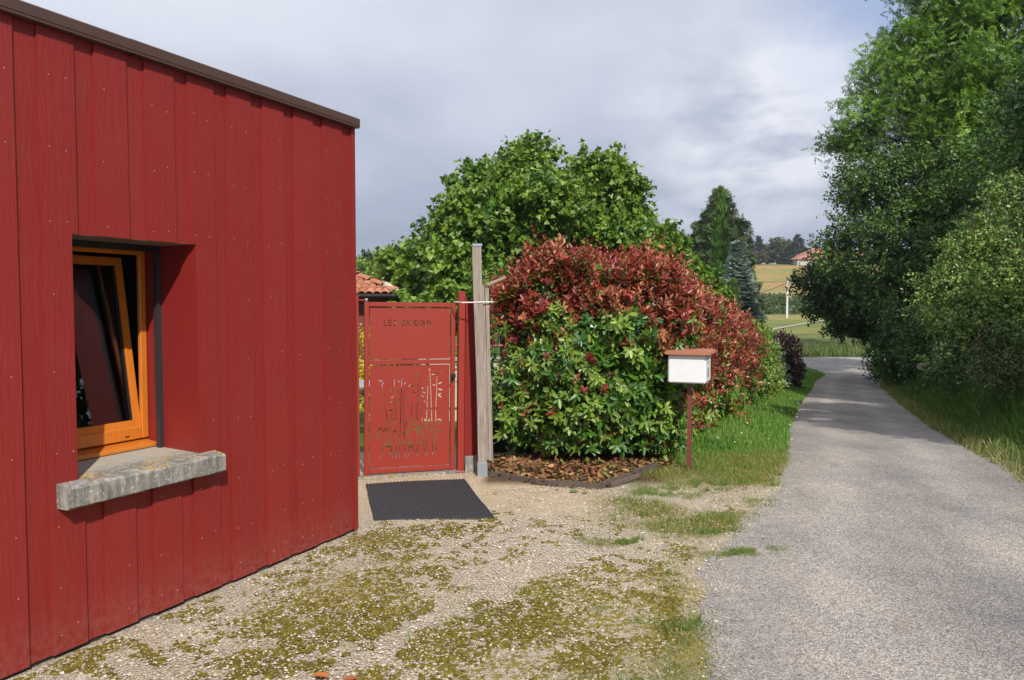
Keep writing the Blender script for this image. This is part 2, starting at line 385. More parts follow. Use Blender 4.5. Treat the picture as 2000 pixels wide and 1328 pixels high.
def f_asphalt(t):
    oc = objc(t); e = t.node('ShaderNodeSeparateColor', i_0=attr(t, 'mask'))
    v1 = t.node('ShaderNodeTexVoronoi', i_Scale=165.0); t.put(v1.inputs['Vector'], oc)
    v2 = t.node('ShaderNodeTexVoronoi', i_Scale=85.0); t.put(v2.inputs['Vector'], oc)
    a = t.node('ShaderNodeSeparateColor', i_0=v1.outputs['Color']).outputs[0]; b = t.node('ShaderNodeSeparateColor', i_0=v2.outputs['Color'])
    c = t.ramp(a, [(0.0, (.13, .127, .128)), (.35, (.25, .242, .236)), (.7, (.385, .368, .354)), (1.0, (.62, .59, .56))])
    c = t.mix(t.math('MULTIPLY', t.math('GREATER_THAN', b.outputs[0], .8), .65), c, t.ramp(b.outputs[1], [(0.0, (.10, .10, .11)), (.5, (.42, .36, .32)), (1.0, (.55, .52, .50))]))
    c = t.mix(1.0, c, t.ramp(v1.outputs['Distance'], [(.3, 1.12), (.8, .62)]), 'MULTIPLY')
    lo = t.noise(oc, .9, 6, .65); ln = t.noise(t.vmap(oc, (1, .25, 1), rot=(0, 0, R(-24))), 1.6, 5, .6)
    c = t.mix(1.0, c, t.ramp(t.math('ADD', t.math('MULTIPLY', lo, .5), t.math('MULTIPLY', ln, .5)), [(.36, (.70, .72, .76)), (.5, (1.02, 1.0, .98)), (.64, (1.36, 1.29, 1.20))]), 'MULTIPLY')
    c = t.mix(1.0, c, attr(t), 'MULTIPLY')
    stn = t.ramp(t.noise(t.vmap(oc, (1, .5, 1), rot=(0, 0, R(-24))), 3.2, 6, .72), [(.60, 0.0), (.72, .6)])
    c = t.mix(stn, c, (.20, .165, .12))
    pale = t.math('MULTIPLY', e.outputs[0], t.ramp(t.noise(oc, 9, 6, .75), [(.38, 0.0), (.6, 1.0)]))
    c = t.mix(t.math('MULTIPLY', pale, .7), c, t.ramp(a, [(0.0, (.24, .21, .18)), (1.0, (.62, .56, .50))]))
    return principled(t, c, .88, 0, .3, t.math('SUBTRACT', 1.0, v1.outputs['Distance']), .75, .006)
M_ASPH = mat('chip_sealed_asphalt', f_asphalt)
def f_path(t):
    return principled(t, t.mix(t.noise(objc(t), 3, 6, .7), (.28, .25, .16), (.44, .40, .30)), .95)
M_PATH = mat('pale_track', f_path)
def f_forest(t):
    oc = objc(t); return principled(t, t.mix(t.noise(oc, .03, 8, .75), (.018, .035, .015), (.05, .085, .03)), .95, 0, .1, t.noise(oc, .08, 6, .8), 1.0, 10.0)
M_FOREST = mat('forested_hill', f_forest)

# ------------------------------------------------------------------ ground
def axis(segs):
    out = [segs[0][0]]
    for a, b, st in segs: out += list(np.linspace(a, b, max(2, int(round((b-a)/st))+1))[1:])
    return np.array(out)
gx = axis([(-900, -200, 70), (-200, -40, 16), (-40, -6, 2.5), (-6, -2.2, .5), (-2.2, 3.2, .045), (3.2, 9, .14), (9, 30, .6), (30, 110, 3), (110, 300, 12), (300, 1200, 90)])
gy = axis([(-60, -4, 8), (-4, 2.6, .6), (2.6, 9.2, .045), (9.2, 16, .16), (16, 45, .5), (45, 140, 2), (140, 260, 2.5), (260, 500, 20), (500, 1500, 100), (1500, 4500, 500)])
GX, GY = np.meshgrid(gx, gy); X = GX.ravel(); Y = GY.ravel()
def moss_mask(X, Y):
    """where moss grows on the gravel: patches, with bare wheel tracks and a bare band at the gate"""
    m = fbm(X*1.3, Y*1.3, 21, 4)*.8 + fbm(X*6, Y*6, 27, 3)*.35 + .02
    trk = np.interp(X, [-1.2, -.8, -.35, .05, .5, 1.0], [2.7, 3.35, 4.15, 4.75, 5.2, 5.5])       # curved bare strip
    m = m - .55*np.exp(-((Y - trk)/.20)**2)
    m = m - .5*smooth01(5.4, 6.3, Y + .12*X)
    m = m + .12*np.exp(-((Y-4.1)/.6)**2 - ((X-.3)/.6)**2) + .10*np.exp(-((Y-4.2)/1.0)**2 - ((X+1.1)/.5)**2)
    return np.clip(m, 0, 1)
def turf_mask(X, Y):
    """short turf: verge at the hedge, ragged tongues in the yard"""
    d = xl(Y) - X
    v = smooth01(6.2, 8.0, Y)*smooth01(0.9, 1.25, X - .05*(Y-8))*smooth01(-.12, .15, d)
    t2 = np.exp(-((X-1.0)/.35)**2 - ((Y-6.3)/.55)**2)*.95 + np.exp(-((X-1.55)/.33)**2 - ((Y-5.05)/.13)**2)*1.15 + np.exp(-((X-1.35)/.5)**2-((Y-5.8)/.35)**2)*.9
    t3 = np.exp(-((X-.55)/.45)**2 - ((Y-3.45)/.5)**2)*.7 + np.exp(-((X-.9)/.22)**2-((Y-4.2)/.7)**2)*.75 + np.exp(-((X-.6)/.16)**2-((Y-5.35)/.13)**2)*.9 + np.exp(-((X+.1)/.35)**2-((Y-3.1)/.35)**2)*.5
    t3 = t3*.7 + .30*np.exp(-((d-.14)/.18)**2)*smooth01(7.6, 6.8, Y)*smooth01(2.6, 3.2, Y)
    nz = fbm(X*3.2, Y*3.2, 41, 4)
    return np.clip(np.maximum(v*1.25, t2+t3)*(.35+1.3*nz), 0, 1)
MOSS = moss_mask(X, Y); TURF = turf_mask(X, Y)
Z = ground_z(X, Y)
near = (Y < 9.2) & (np.abs(X) < 3.3)
Z = Z + np.where(near, .012*(fbm(X*9, Y*9, 51, 3)-.5) + .02*(fbm(X*2, Y*2, 55, 2)-.5)*smooth01(.0, .5, (X-CB.x)*N.x+(Y-CB.y)*N.y), 0)
Z = Z - .02*smooth01(0, .3, X - xl(Y))*(X < xr(Y)+.1)*(Y < 36)
def lerp(c, t, d): return c*(1-t[:, None]) + np.array(d)*t[:, None]
col = np.tile(np.array([.40, .34, .26]), (len(X), 1))
dirt = smooth01(5.6, 6.5, Y + .1*X)*smooth01(1.1, .5, X)*(Y < 8)
col = lerp(col, dirt*.85, (.50, .37, .22))
bare = fbm(X*1.1, Y*1.1, 61, 4)
col = lerp(col, smooth01(.5, .62, bare)*.5, (.42, .31, .19))
col = lerp(col, TURF, (.20, .17, .06))
inb = smooth01(7.0, 7.3, Y)*smooth01(1.55, 1.3, X-.05*(Y-7))*smooth01(-.32, -.22, X)
col = lerp(col, inb, (.085, .05, .025))
grav = (Y < 9) * (1 - np.clip(TURF*1.1, 0, 1))*(1 - .75*inb)*smooth01(xr(Y)+.1, xr(Y)-.1, X)*(1-.55*dirt)
lawn = smooth01(8.6, 9.2, Y)
col = lerp(col, lawn, (.075, .13, .03))
bankm = smooth01(.0, .25, X - xr(Y))*(Y < 40)
col = lerp(col, bankm, (.055, .075, .025)); grav = grav*(1-bankm)
fy = fbm(X*.06, Y*.09, 71, 4)
col = lerp(col, smooth01(44, 50, Y), (.085, .115, .04))  # verge beyond the crossing road: tree shade put into the ground colour
col = lerp(col, smooth01(70, 78, Y)*.9, (.20, .21, .06))
col = lerp(col, smooth01(95, 106, Y)*smooth01(.35, .6, fy + .1), (.15, .19, .05))
col = lerp(col, smooth01(108, 114, Y)*smooth01(48, 40, X)*.8, (.30, .235, .10))
for sd_, cc_ in ((81, (.30, .25, .09)), (83, (.10, .155, .04)), (85, (.19, .22, .05))): col = lerp(col, smooth01(60, 75, Y)*smooth01(.5, .66, fbm(X*.11, Y*.16, sd_, 4))*.75, cc_)
col = lerp(col, smooth01(138, 146, Y + 14*(fy-.5)), (.11, .15, .045))
tan = smooth01(154, 164, Y + 16*(fy-.5)); stripe = fbm(X*.05, Y*.32, 77, 4)
col = lerp(col, tan, (.34, .225, .085)); col = lerp(col, tan*smooth01(.40, .58, stripe)*.9, (.22, .215, .07)); col = lerp(col, tan*smooth01(.5, .7, fbm(X*.25, Y*.9, 79, 4))*.6, (.40, .23, .11))
col = lerp(col, smooth01(222, 232, Y), (.17, .17, .06))
veg = np.clip(smooth01(8.8, 12, Y), 0, 1)
mask = np.stack([np.clip(grav, 0, 1), np.where(Y < 9, np.clip(MOSS*(1-inb)*(X < xl(Y)+.1), 0, 1), 0), veg], 1)
nx, ny = len(gx), len(gy); I = np.arange(nx*ny).reshape(ny, nx)
F = np.stack([I[:-1, :-1], I[:-1, 1:], I[1:, 1:], I[1:, :-1]], -1).reshape(-1, 4)
g = npmesh('ground', np.stack([X, Y, Z], 1), F, col, M_GROUND, smooth=True, extra=[('mask', mask)])
tag(g, 'gravel yard with moss running into grass verge, meadow and hillside field', kind='structure')

# lane: chip-sealed strip, ragged edges
ys = axis([(-6, 2.5, .4), (2.5, 12, .045), (12, 25, .15), (25, 38.9, .3)])
us = np.linspace(0, 1, 26); VV, CC, MM = [], [], []
for i, yy in enumerate(ys):
    a = float(xl(yy)); b = float(xr(yy))
    amp = .10 if yy < 8 else .05
    a += amp*(fbm(np.array([yy*4.0]), np.array([.5]), 5, 4)[0]-.5)*2; b += .05*(fbm(np.array([yy*5.0]), np.array([9.5]), 6, 4)[0]-.5)*2
    for u_ in us:
        x = a + (b-a)*u_; dl = x - a; dr = b - x
        z = float(np.interp(yy, ZX, ZZ)) + .010 + .012*math.sin(PI*u_) - .012*math.exp(-min(dl, dr)/.04)
        VV.append((x, yy, z)); wet = 1.0
        tr = .92 + .20*math.exp(-((u_-.27)/.1)**2) + .20*math.exp(-((u_-.70)/.1)**2)
        CC.append((tr, tr*.985, tr*.965)); MM.append((max(0, 1-dl/.7)*(1 if yy < 9 else .5) + .35*math.exp(-((yy-2.6)/.9)**2)*(u_ < .3), 0, 0))
I = np.arange(len(VV)).reshape(len(ys), len(us))
F = np.stack([I[:-1, :-1], I[:-1, 1:], I[1:, 1:], I[1:, :-1]], -1).reshape(-1, 4)
tag(npmesh('lane', VV, F, CC, M_ASPH, smooth=True, extra=[('mask', np.array(MM))]), 'narrow worn chip-sealed lane running away to the right', kind='structure')
# crossing road
V_, F_, = [], []
cp = [(-30, 36.5), (0, 38.4), (9, 39.8), (14, 40.6), (20, 40.8), (30, 40.0), (60, 36)]
for i, (x, y) in enumerate(cp):
    for j, o in enumerate((-1.75, -.6, .6, 1.75)): V_.append((x, y+o, gz(x, y+o)*0 + float(np.interp(y+o, ZX, ZZ)) + .022))
for i in range(len(cp)-1):
    for j in range(3): a = i*4+j; F_.append((a, a+4, a+5, a+1))
nv = len(V_)
tag(npmesh('crossing_road', V_, F_, np.full((nv, 3), 1.05), M_ASPH, extra=[('mask', np.zeros((nv, 3)))]), 'road crossing the end of the lane', kind='structure')
# pale track across the far meadow
bm = B(); pv = []
for i in range(15):
    t_ = i/14; x = 27 + 24*t_; y = 82 + 42*t_
    pv.append([bm.verts.new((x, y+o*.8, gz(x, y+o*.8)+.06)) for o in (-1, 1)])
for a, b in zip(pv, pv[1:]): bm.faces.new((a[0], b[0], b[1], a[1]))
tag(obj('dirt_track', bm, M_PATH), 'pale track crossing the far meadow', kind='structure')
# distant wooded ridge
rx = np.linspace(-1500, 900, 130); ry = np.linspace(1000, 1900, 26); RX, RY = np.meshgrid(rx, ry); x_ = RX.ravel(); y_ = RY.ravel()
hz = 78*smooth01(1000, 1350, y_)*(.86 + .3*fbm(x_*.0022, y_*.001, 91, 3))*smooth01(700, -250, x_) - 6 + 7*fbm(x_*.03, y_*.03, 95, 3)
I = np.arange(len(x_)).reshape(26, 130); F = np.stack([I[:-1, :-1], I[:-1, 1:], I[1:, 1:], I[1:, :-1]], -1).reshape(-1, 4)
tag(npmesh('distant_hill', np.stack([x_, y_, hz], 1), F, None, M_FOREST, smooth=True), 'wooded ridge on the horizon', kind='structure')

# ------------------------------------------------------------------ foliage tools
def leaf_cloud(name, P, D, Nn, S, cols, tv, tf, mat_, parent=None, W=1.0):
    """many leaves in one mesh: template vertices tv (x along leaf, y across, z up) set in frames D, Nn"""
    D = unit(D); Sd = unit(np.cross(Nn, D)); Nn = np.cross(D, Sd)
    tv = np.asarray(tv, float); k = len(tv); S = np.asarray(S)[:, None, None]
    V = P[:, None, :] + S*(D[:, None, :]*tv[None, :, 0:1] + Sd[:, None, :]*tv[None, :, 1:2]*W + Nn[:, None, :]*tv[None, :, 2:3])
    F = (np.asarray(tf)[None] + (np.arange(len(P))*k)[:, None, None]).reshape(-1, len(tf[0]))
    return npmesh(name, V.reshape(-1, 3), F, np.repeat(np.clip(cols, 0, 1), k, 0), mat_, parent)
LEAF6 = ([(0, 0, 0), (.5, 0, -.05), (1, 0, -.04), (.30, .17, .03), (.70, .16, .02), (.30, -.17, .03), (.70, -.16, .02)],
         [(0, 1, 3), (3, 1, 4), (4, 1, 2), (0, 5, 1), (5, 6, 1), (6, 2, 1)])
LEAF2 = ([(0, 0, 0), (.5, .28, .05), (1, 0, -.02), (.5, -.28, .05)], [(0, 1, 2), (0, 2, 3)])
LEAF4 = ([(0, 0, .0), (1, 0, -.05), (.30, .17, .05), (.72, .15, .03), (.30, -.17, .05), (.72, -.15, .03)], [(0, 1, 3), (0, 3, 2), (0, 5, 1), (0, 4, 5)])
PLANE4 = ([(0, 0, 0), (.1, .52, .08), (.5, .28, .02), (1.0, 0, -.02), (.5, -.28, .02), (.1, -.52, .08)], [(0, 2, 1), (0, 3, 2), (0, 4, 3), (0, 5, 4)])
PLANE5 = ([(0, 0, 0), (-.05, .42, .05), (.28, .30, .02), (.45, .56, .08), (.62, .2, .0), (1.0, 0, .0), (.62, -.2, 0), (.45, -.56, .08), (.28, -.30, .02), (-.05, -.42, .05)],
          [(0, 1, 2), (2, 3, 4), (0, 2, 4), (0, 4, 6), (4, 5, 6), (0, 6, 8), (8, 6, 7), (0, 8, 9)])
def frond(nl, ll=.34):
    v, f = [], []
    for i in range(nl):
        x = .1 + .75*i/nl
        for q in (-1, 1):
            k = len(v); L = ll*(1-.2*abs(i/nl-.4))
            v += [(x, 0, -.04*x), (x + L*.6, q*L*1.0, -.04*x-.06), (x+L*.72, q*L*.30, -.02)]; f.append((k, k+1, k+2))
    k = len(v); v += [(.75, -.07, 0), (1.1, 0, -.06), (.75, .07, 0)]; f.append((k, k+1, k+2))
    return v, f
FROND = frond(3, .42); FROND3 = frond(3, .40)
def rdir(m, r=rng): return unit(r.normal(size=(m, 3)))
def make_crown(name, blobs, ntw, nl, tl, ls, cols, tmpl, mat_, parent, spread=.5, up=.3, shell=.5, droop=0.0, gap=.35, seed=1, lumps=.35, cvar=.25, nflat=.5, topc=None, W=1.0, clump=0):
    r = np.random.default_rng(seed); bl = np.array(blobs, float)
    if clump:
        d0 = rdir(len(bl)*clump, r); d0[:, 2] += .15; q0 = np.repeat(bl, clump, 0); q0[:, :3] += d0*q0[:, 3:6]*(.45 + .42*r.random((len(q0), 1))); q0[:, 3:6] *= (.26 + .36*r.random((len(q0), 1))**1.5)*np.array([1, 1, .8]); bl = q0
    wt = (bl[:, 3]*bl[:, 4] + bl[:, 3]*bl[:, 5]); wt /= wt.sum()
    idx = r.choice(len(bl), ntw, p=wt); d = rdir(ntw, r); c = bl[idx, :3]; rad = bl[idx, 3:6]
    lump = 1 + lumps*(fbm(d[:, 0]*2.3 + c[:, 0]*1.7 + 50, d[:, 2]*2.3 + c[:, 2]*1.1 + d[:, 1]*2 + 50, seed, 3) - .5)*2
    rr = (shell + (1-shell)*r.random(ntw)**.6)*lump
    p = c + d*rad*rr[:, None]
    gp = fbm(p[:, 0]*1.4/np.mean(bl[:, 3]) + 30, p[:, 2]*1.4/np.mean(bl[:, 3]) + p[:, 1]*.9/np.mean(bl[:, 3]) + 30, seed+9, 3)
    keep = gp > np.quantile(gp, gap*.6); keep |= r.random(ntw) < .12
    p, d, c = p[keep], d[keep], c[keep]; m = len(p)
    tw = unit(d + np.array([0, 0, up]) + .55*r.normal(size=(m, 3)))
    tcol = cols[0] + (np.array(cols[1]) - cols[0])*np.clip(r.normal(.45, cvar, m), 0, 1)[:, None]
    t = r.random((m, nl)); P = p[:, None] + tw[:, None]*tl*t[..., None] + r.normal(size=(m, nl, 3))*tl*.16*spread
    P[..., 2] -= droop*tl*t**2
    D = tw[:, None]*.55 + r.normal(size=(m, nl, 3))*.75 - np.array([0, 0, .15 + droop*.4])
    Nn = d[:, None]*.5 + np.array([0, 0, nflat]) + r.normal(size=(m, nl, 3))*.45
    cc = np.repeat(np.asarray(tcol)[:, None], nl, 1)*(1 + r.normal(0, .13, (m, nl, 1)))
    if topc is not None:
        k_ = (r.random((m, nl)) < topc[1]); cc[k_] = np.array(topc[0])*(.8 + .4*r.random((k_.sum(), 1)))
    S = ls*(.65 + .6*r.random(m*nl))
    return leaf_cloud(name, P.reshape(-1, 3), D.reshape(-1, 3), Nn.reshape(-1, 3), S, cc.reshape(-1, 3), tmpl[0], tmpl[1], mat_, parent, W)
def make_wood(base, blobs, r0, parent, seed=1, sub=5, trunk_to=None, stems=1, limb_r=.35):
    r = random.Random(seed); base = Vector(base)
    top = Vector(trunk_to) if trunk_to else Vector((base.x, base.y, sum(b[2] for b in blobs)/len(blobs)))
    bm = B(); mid = base.lerp(top, .5) + Vector((r.uniform(-.3, .3), r.uniform(-.3, .3), 0))*r0*3
    tube(bm, [base - Vector((0, 0, .15)), base + Vector((0, 0, .3)), mid, top], [r0*1.35, r0, r0*.75, r0*.4], 9)
    obj('trunk', bm, M_BARK, parent, True)
    bm = B()
    for b in blobs:
        c = Vector(b[:3]); st = base.lerp(top, min(.95, max(.3, .35 + .5*(c.z-base.z)/max(.5, top.z-base.z)*.6)))
        m1 = st.lerp(c, .5) + Vector((r.uniform(-1, 1), r.uniform(-1, 1), r.uniform(-.2, .6)))*b[3]*.18
        tube(bm, [st, m1, c], [r0*limb_r, r0*limb_r*.7, r0*limb_r*.4], 6)
        for k in range(sub):
            d = Vector((r.gauss(0, 1), r.gauss(0, 1), r.gauss(.35, .8))).normalized()
            e = c + Vector((d.x*b[3], d.y*b[4], d.z*b[5]))*r.uniform(.75, 1.0)
            s2 = m1.lerp(c, r.uniform(.3, 1)); mm = s2.lerp(e, .5) + Vector((r.uniform(-1, 1), r.uniform(-1, 1), r.uniform(-.5, 1)))*b[3]*.1
            tube(bm, [s2, mm, e], [r0*limb_r*.38, r0*limb_r*.25, r0*.03], 5, caps=False)
    obj('limbs', bm, M_BARK, parent, True)
def blobs_px(lst):
    """(photo x, photo y, metres ahead, radius, height radius) -> ellipsoids"""
    out = []
    for px, py, Yd, rx_, rz_ in lst:
        c = at(px, py, Yd); out.append((c.x, c.y, c.z, rx_, rx_, rz_))
    return out

# ------------------------------------------------------------------ grass
BLADE = ([(0, .035, 0), (0, -.035, 0), (.5, .028, .05), (.5, -.028, .05), (1, 0, .22)], [(0, 1, 3), (0, 3, 2), (2, 3, 4)])
def grass(name, X, Y, Hs, colA, colB, label, lean=.35, seed=1, W=1.0, zoff=0.0, dirb=None, parent=None, zfun=None, mt=None):
    r = np.random.default_rng(seed); m = len(X)
    P = np.stack([X, Y, ground_z(X, Y) + zoff], 1)
    D = np.stack([r.normal(0, lean, m), r.normal(0, lean, m), np.ones(m)], 1)
    if dirb is not None: D[:, :2] += np.array(dirb)
    Nn = rdir(m, r); Nn[:, 2] = np.abs(Nn[:, 2])*.2; Nn = Nn + np.concatenate([-D[:, :2]*1.0, np.zeros((m, 1))], 1)
    t = np.clip(r.normal(.5, .28, m) + .8*(fbm(X*2, Y*2, seed+3, 3)-.5), 0, 1)[:, None]
    cc = (np.array(colA)*(1-t) + np.array(colB)*t)*(1 + r.normal(0, .12, (m, 1)))
    dry = r.random(m) < .035; cc[dry] = np.array([.36, .28, .13])
    o = leaf_cloud(name, P, D, Nn, Hs, cc, *BLADE, mt or M_GRASS, parent, W)
    return tag(o, label, kind='stuff')
def near_lane_z(o): return o
# lush verge between hedge and lane
HB = [(1.75, 8.1), (1.99, 8.88), (3.52, 12.14), (5.44, 16.84), (6.9, 20.2), (8.55, 23.82), (10.2, 27.6)]
def xh(Yv): return np.interp(Yv, [p[1] for p in HB], [p[0] for p in HB])
m_ = 42000; yv = 7.6 + 24*rng.random(m_)**1.7; f_ = rng.random(m_); xv = xh(yv) - .1 + (xl(yv)-xh(yv)+.12 + .12*(fbm(yv*5, yv*0+1, 12, 3)-.5))*f_
tall = (.035 + .085*smooth01(7.9, 9.8, yv + 1.6*(fbm(xv*2.5, yv*2.5, 46, 3)-.5) - .8*f_))*(1.5 - f_)*(.6 + .8*rng.random(m_)) + .02*(yv > 12)
kp = (rng.random(m_) < smooth01(7.5, 9.2, yv)*1.3*(.3+1.3*fbm(xv*3, yv*3, 44, 3))); kp &= (xv - xl(yv) < .05)
grass('verge_grass', xv[kp], yv[kp], tall[kp], (.085, .22, .03), (.20, .34, .06), 'lush green verge grass between hedge and lane', seed=3, W=1.5)
# yard turf: thin short yellow-green
m_ = 90000; xv = -.9 + 4.1*rng.random(m_); yv = 2.9 + 6.2*rng.random(m_); tm = turf_mask(xv, yv)
kp = (rng.random(m_) < tm**1.4*1.1) & (xv < xl(yv) + .16) & ((xv-CB.x)*N.x + (yv-CB.y)*N.y > .15)
xv, yv, tm = xv[kp], yv[kp], tm[kp]
grass('yard_turf', xv, yv, (.014 + .028*rng.random(len(xv)))*(.6+.8*tm), (.27, .24, .075), (.15, .22, .045), 'short thin yellow-green turf growing in the gravel yard', seed=5, W=1.7, lean=.7)
# brighter tufts
ctr = [(.62, 5.35, .11, .045), (1.55, 5.05, .20, .03), (1.75, 5.05, .12, .03), (1.2, 6.9, .12, .05), (.95, 6.5, .1, .05), (1.5, 6.6, .12, .05), (2.0, 7.2, .2, .06), (1.9, 6.05, .1, .03), (1.62, 5.65, .08, .03), (.95, 4.7, .05, .035), (1.75, 6.5, .1, .03), (1.3, 7.6, .15, .06), (-.2, 4.25, .15, .03), (.15, 4.35, .12, .03), (.7, 3.5, .12, .035), (.2, 3.3, .12, .03), (-.5, 3.8, .08, .03), (1.0, 3.9, .1, .035), (1.9, 7.7, .3, .07), (2.35, 7.9, .25, .06)]
xs_, ys_, hs_ = [], [], []
cl = [(cx, cy, rr*.8, hh*.8, int(90*rr/.1)) for cx, cy, rr, hh in ctr]
for _ in range(420):
    cx = -.9 + 3.9*rng.random(); cy = 3.0 + 5.6*rng.random()
    if rng.random() < turf_mask(np.array([cx]), np.array([cy]))[0]*1.1 + .05 and cx < float(xl(cy)) + .12 and not (cx < .9 and cy > 6.2) and (cx-CB.x)*N.x + (cy-CB.y)*N.y > .1: cl.append((cx, cy, .015+.05*rng.random(), .018+.03*rng.random(), int(14+40*rng.random())))
for cx, cy, rr, hh, k_ in cl:
    a_ = rng.normal(0, rr*.5, (k_, 2))*(1 + 1.5*rng.random((k_, 1))**3); xs_.append(cx + a_[:, 0]*1.2); ys_.append(cy + a_[:, 1]); hs_.append(hh*(.4 + .9*rng.random(k_)))
for cx, cy, ax, ay, hh, k_ in [(1.56, 5.12, .30, .085, .028, 2600), (.80, 5.36, .13, .10, .03, 900), (1.66, 6.05, .22, .16, .022, 1300), (2.05, 6.45, .20, .12, .022, 800), (1.25, 6.75, .3, .25, .03, 1800), (1.85, 7.1, .4, .25, .035, 2200), (1.45, 5.6, .2, .12, .02, 700), (.85, 3.9, .2, .5, .02, 1500), (.45, 3.25, .35, .25, .022, 1500), (.0, 4.45, .35, .12, .018, 900), (-.35, 4.0, .3, .12, .016, 600)]:
    a_ = rng.normal(0, 1, (k_*2, 2)); px_ = cx + a_[:, 0]*ax*.6; py_ = cy + a_[:, 1]*ay*.6 + a_[:, 0]*ax*.12
    kk = (fbm(px_*9, py_*9, 66, 3) > .42 + .10*np.linalg.norm(a_, axis=1)) ; xs_.append(px_[kk]); ys_.append(py_[kk]); hs_.append(hh*(.35 + .8*rng.random(kk.sum())))
grass('grass_tufts', np.concatenate(xs_), np.concatenate(ys_), np.concatenate(hs_), (.10, .19, .035), (.22, .27, .07), 'fresher green tufts of grass dotted over the gravel and lane edge', seed=6, W=1.6, lean=.6, zoff=.005)
# right bank long grass
m_ = 38000; yv = 2.0 + 32*rng.random(m_)**1.45; dd = .02 + 3.6*rng.random(m_)**1.2; xv = xr(yv) + dd
hh = np.clip(.06 + .20*dd, .05, .42)*(.4 + .8*rng.random(m_))
grass('bank_grass', xv, yv, hh, (.045, .12, .022), (.13, .23, .045), 'long unmown grass on the bank right of the lane', seed=8, lean=.45, W=1.3, dirb=(-.55, -.25))
m_ = 2600; yv = 5.8 + 20*rng.random(m_)**1.4; xv = xr(yv) - .05 + .3*rng.random(m_)
grass('lane_edge_straw', xv, yv, .04 + .12*rng.random(m_), (.30, .25, .11), (.17, .22, .06), 'straw-coloured low grass along the right lane edge', seed=9, lean=.6, W=1.2)
# far verge behind crossing road, and grass at lane bend
m_ = 9000; xv = 8 + 26*rng.random(m_); yv = 43 + 14*rng.random(m_)**1.5
grass('far_verge_grass', xv, yv, .18 + .3*rng.random(m_), (.07, .12, .03), (.15, .19, .06), 'tall rough grass beyond the crossing road', seed=10, W=2.2)

# ------------------------------------------------------------------ gravel stones and moss cushions
r = np.random.default_rng(11); m_ = 88000
yv = 2.9 + 5.2*r.random(m_)**1.25; xv = -2.6 + 5.3*r.random(m_)
wd = (xv-CB.x)*N.x + (yv-CB.y)*N.y
mos = moss_mask(xv, yv); tf_ = turf_mask(xv, yv)
kp = ((wd > .01) | (yv > 6.6)) & (r.random(m_) < np.exp(-np.clip(xv - xl(yv) + .05, 0, 9)/.16)) & (np.abs(xv/yv) < .72) & (r.random(m_) < 1.05 - .8*tf_) & (r.random(m_) < 1.15 - mos*.95)
kp &= ~((yv > 7.05) & (xv > -.35))
kp &= ~((yv > 5.85) & (yv < 7.4) & (xv < -.05) & (r.random(m_) < .45))
xv, yv = xv[kp], yv[kp]; m_ = len(xv)
OCT = np.array([(1, 0, 0), (0, 1, 0), (-1, 0, 0), (0, -1, 0), (0, 0, 1), (.7, .7, .35), (-.7, .6, .4)], float)
OV = np.array([(1, .1, 0), (.35, .95, 0), (-.8, .7, 0), (-.95, -.4, 0), (.2, -1, 0), (.35, .25, .8), (-.35, -.1, .95)])
OF = np.array([(0, 1, 5), (1, 2, 6), (1, 6, 5), (2, 3, 6), (3, 4, 6), (4, 5, 6), (4, 0, 5)])
sz = .0028 + .0060*r.random(m_)**5 + .002*r.random(m_); ang = r.random(m_)*2*PI; zs_ = .4 + .6*r.random(m_)
J = OV[None] * (1 + .25*r.normal(size=(m_, 7, 1))*.6) + r.normal(size=(m_, 7, 3))*.10
ca, sa = np.cos(ang)[:, None], np.sin(ang)[:, None]
xx = J[..., 0]*ca*1.25 - J[..., 1]*sa; yy = J[..., 0]*sa*1.25 + J[..., 1]*ca
zb = ground_z(xv, yv) + .004 + .008*(xv > xl(yv))
V = np.stack([xv[:, None] + xx*sz[:, None], yv[:, None] + yy*sz[:, None], zb[:, None] + (J[..., 2]*zs_[:, None] - .15)*sz[:, None]], -1)
pal = np.array([(.52, .45, .35), (.45, .38, .29), (.54, .49, .41), (.36, .31, .25), (.51, .40, .28), (.60, .56, .50), (.39, .28, .19)])
cs = pal[r.choice(len(pal), m_, p=[.24, .2, .2, .12, .12, .08, .04])]*(.85 + .25*r.random((m_, 1)))
F = (OF[None] + (np.arange(m_)*7)[:, None, None]).reshape(-1, 3)
tag(npmesh('gravel', V.reshape(-1, 3), F, np.repeat(cs, 7, 0), M_STONE), 'loose pale limestone gravel in the yard', kind='stuff')
m_ = 60000; yv = 3.0 + 3.6*r.random(m_)**1.2; xv = -2.4 + 4.2*r.random(m_); mos = moss_mask(xv, yv) + 1.3*(fbm(xv*13, yv*13, 88, 3)-.5)
wd = (xv-CB.x)*N.x + (yv-CB.y)*N.y
kp = (wd > .02) & (xv < xl(yv) - .1) & (mos > .56) & (np.abs(xv/yv) < .72); xv, yv = xv[kp], yv[kp]; m_ = len(xv)
a6 = np.arange(6)*PI/3; DV = np.concatenate([np.stack([np.cos(a6), np.sin(a6), a6*0-.2], 1), [[.1, 0, .5]]])
DF = [(i, (i+1) % 6, 6) for i in range(6)]
sz = .006 + .013*r.random(m_)**2; J = DV[None]*(1 + .22*r.normal(size=(m_, 7, 1)))
zb = ground_z(xv, yv) + .003
V = np.stack([xv[:, None] + J[..., 0]*sz[:, None], yv[:, None] + J[..., 1]*sz[:, None], zb[:, None] + J[..., 2]*sz[:, None]*.55], -1)
t = r.random((m_, 1)); cs = np.array([.13, .095, .02])*(1-t) + np.array([.28, .235, .04])*t
F = (np.array(DF)[None] + (np.arange(m_)*7)[:, None, None]).reshape(-1, 3)
tag(npmesh('moss', V.reshape(-1, 3), F, np.repeat(cs, 7, 0), M_MOSS, smooth=True), 'olive and ochre moss cushions growing over the gravel', kind='stuff')

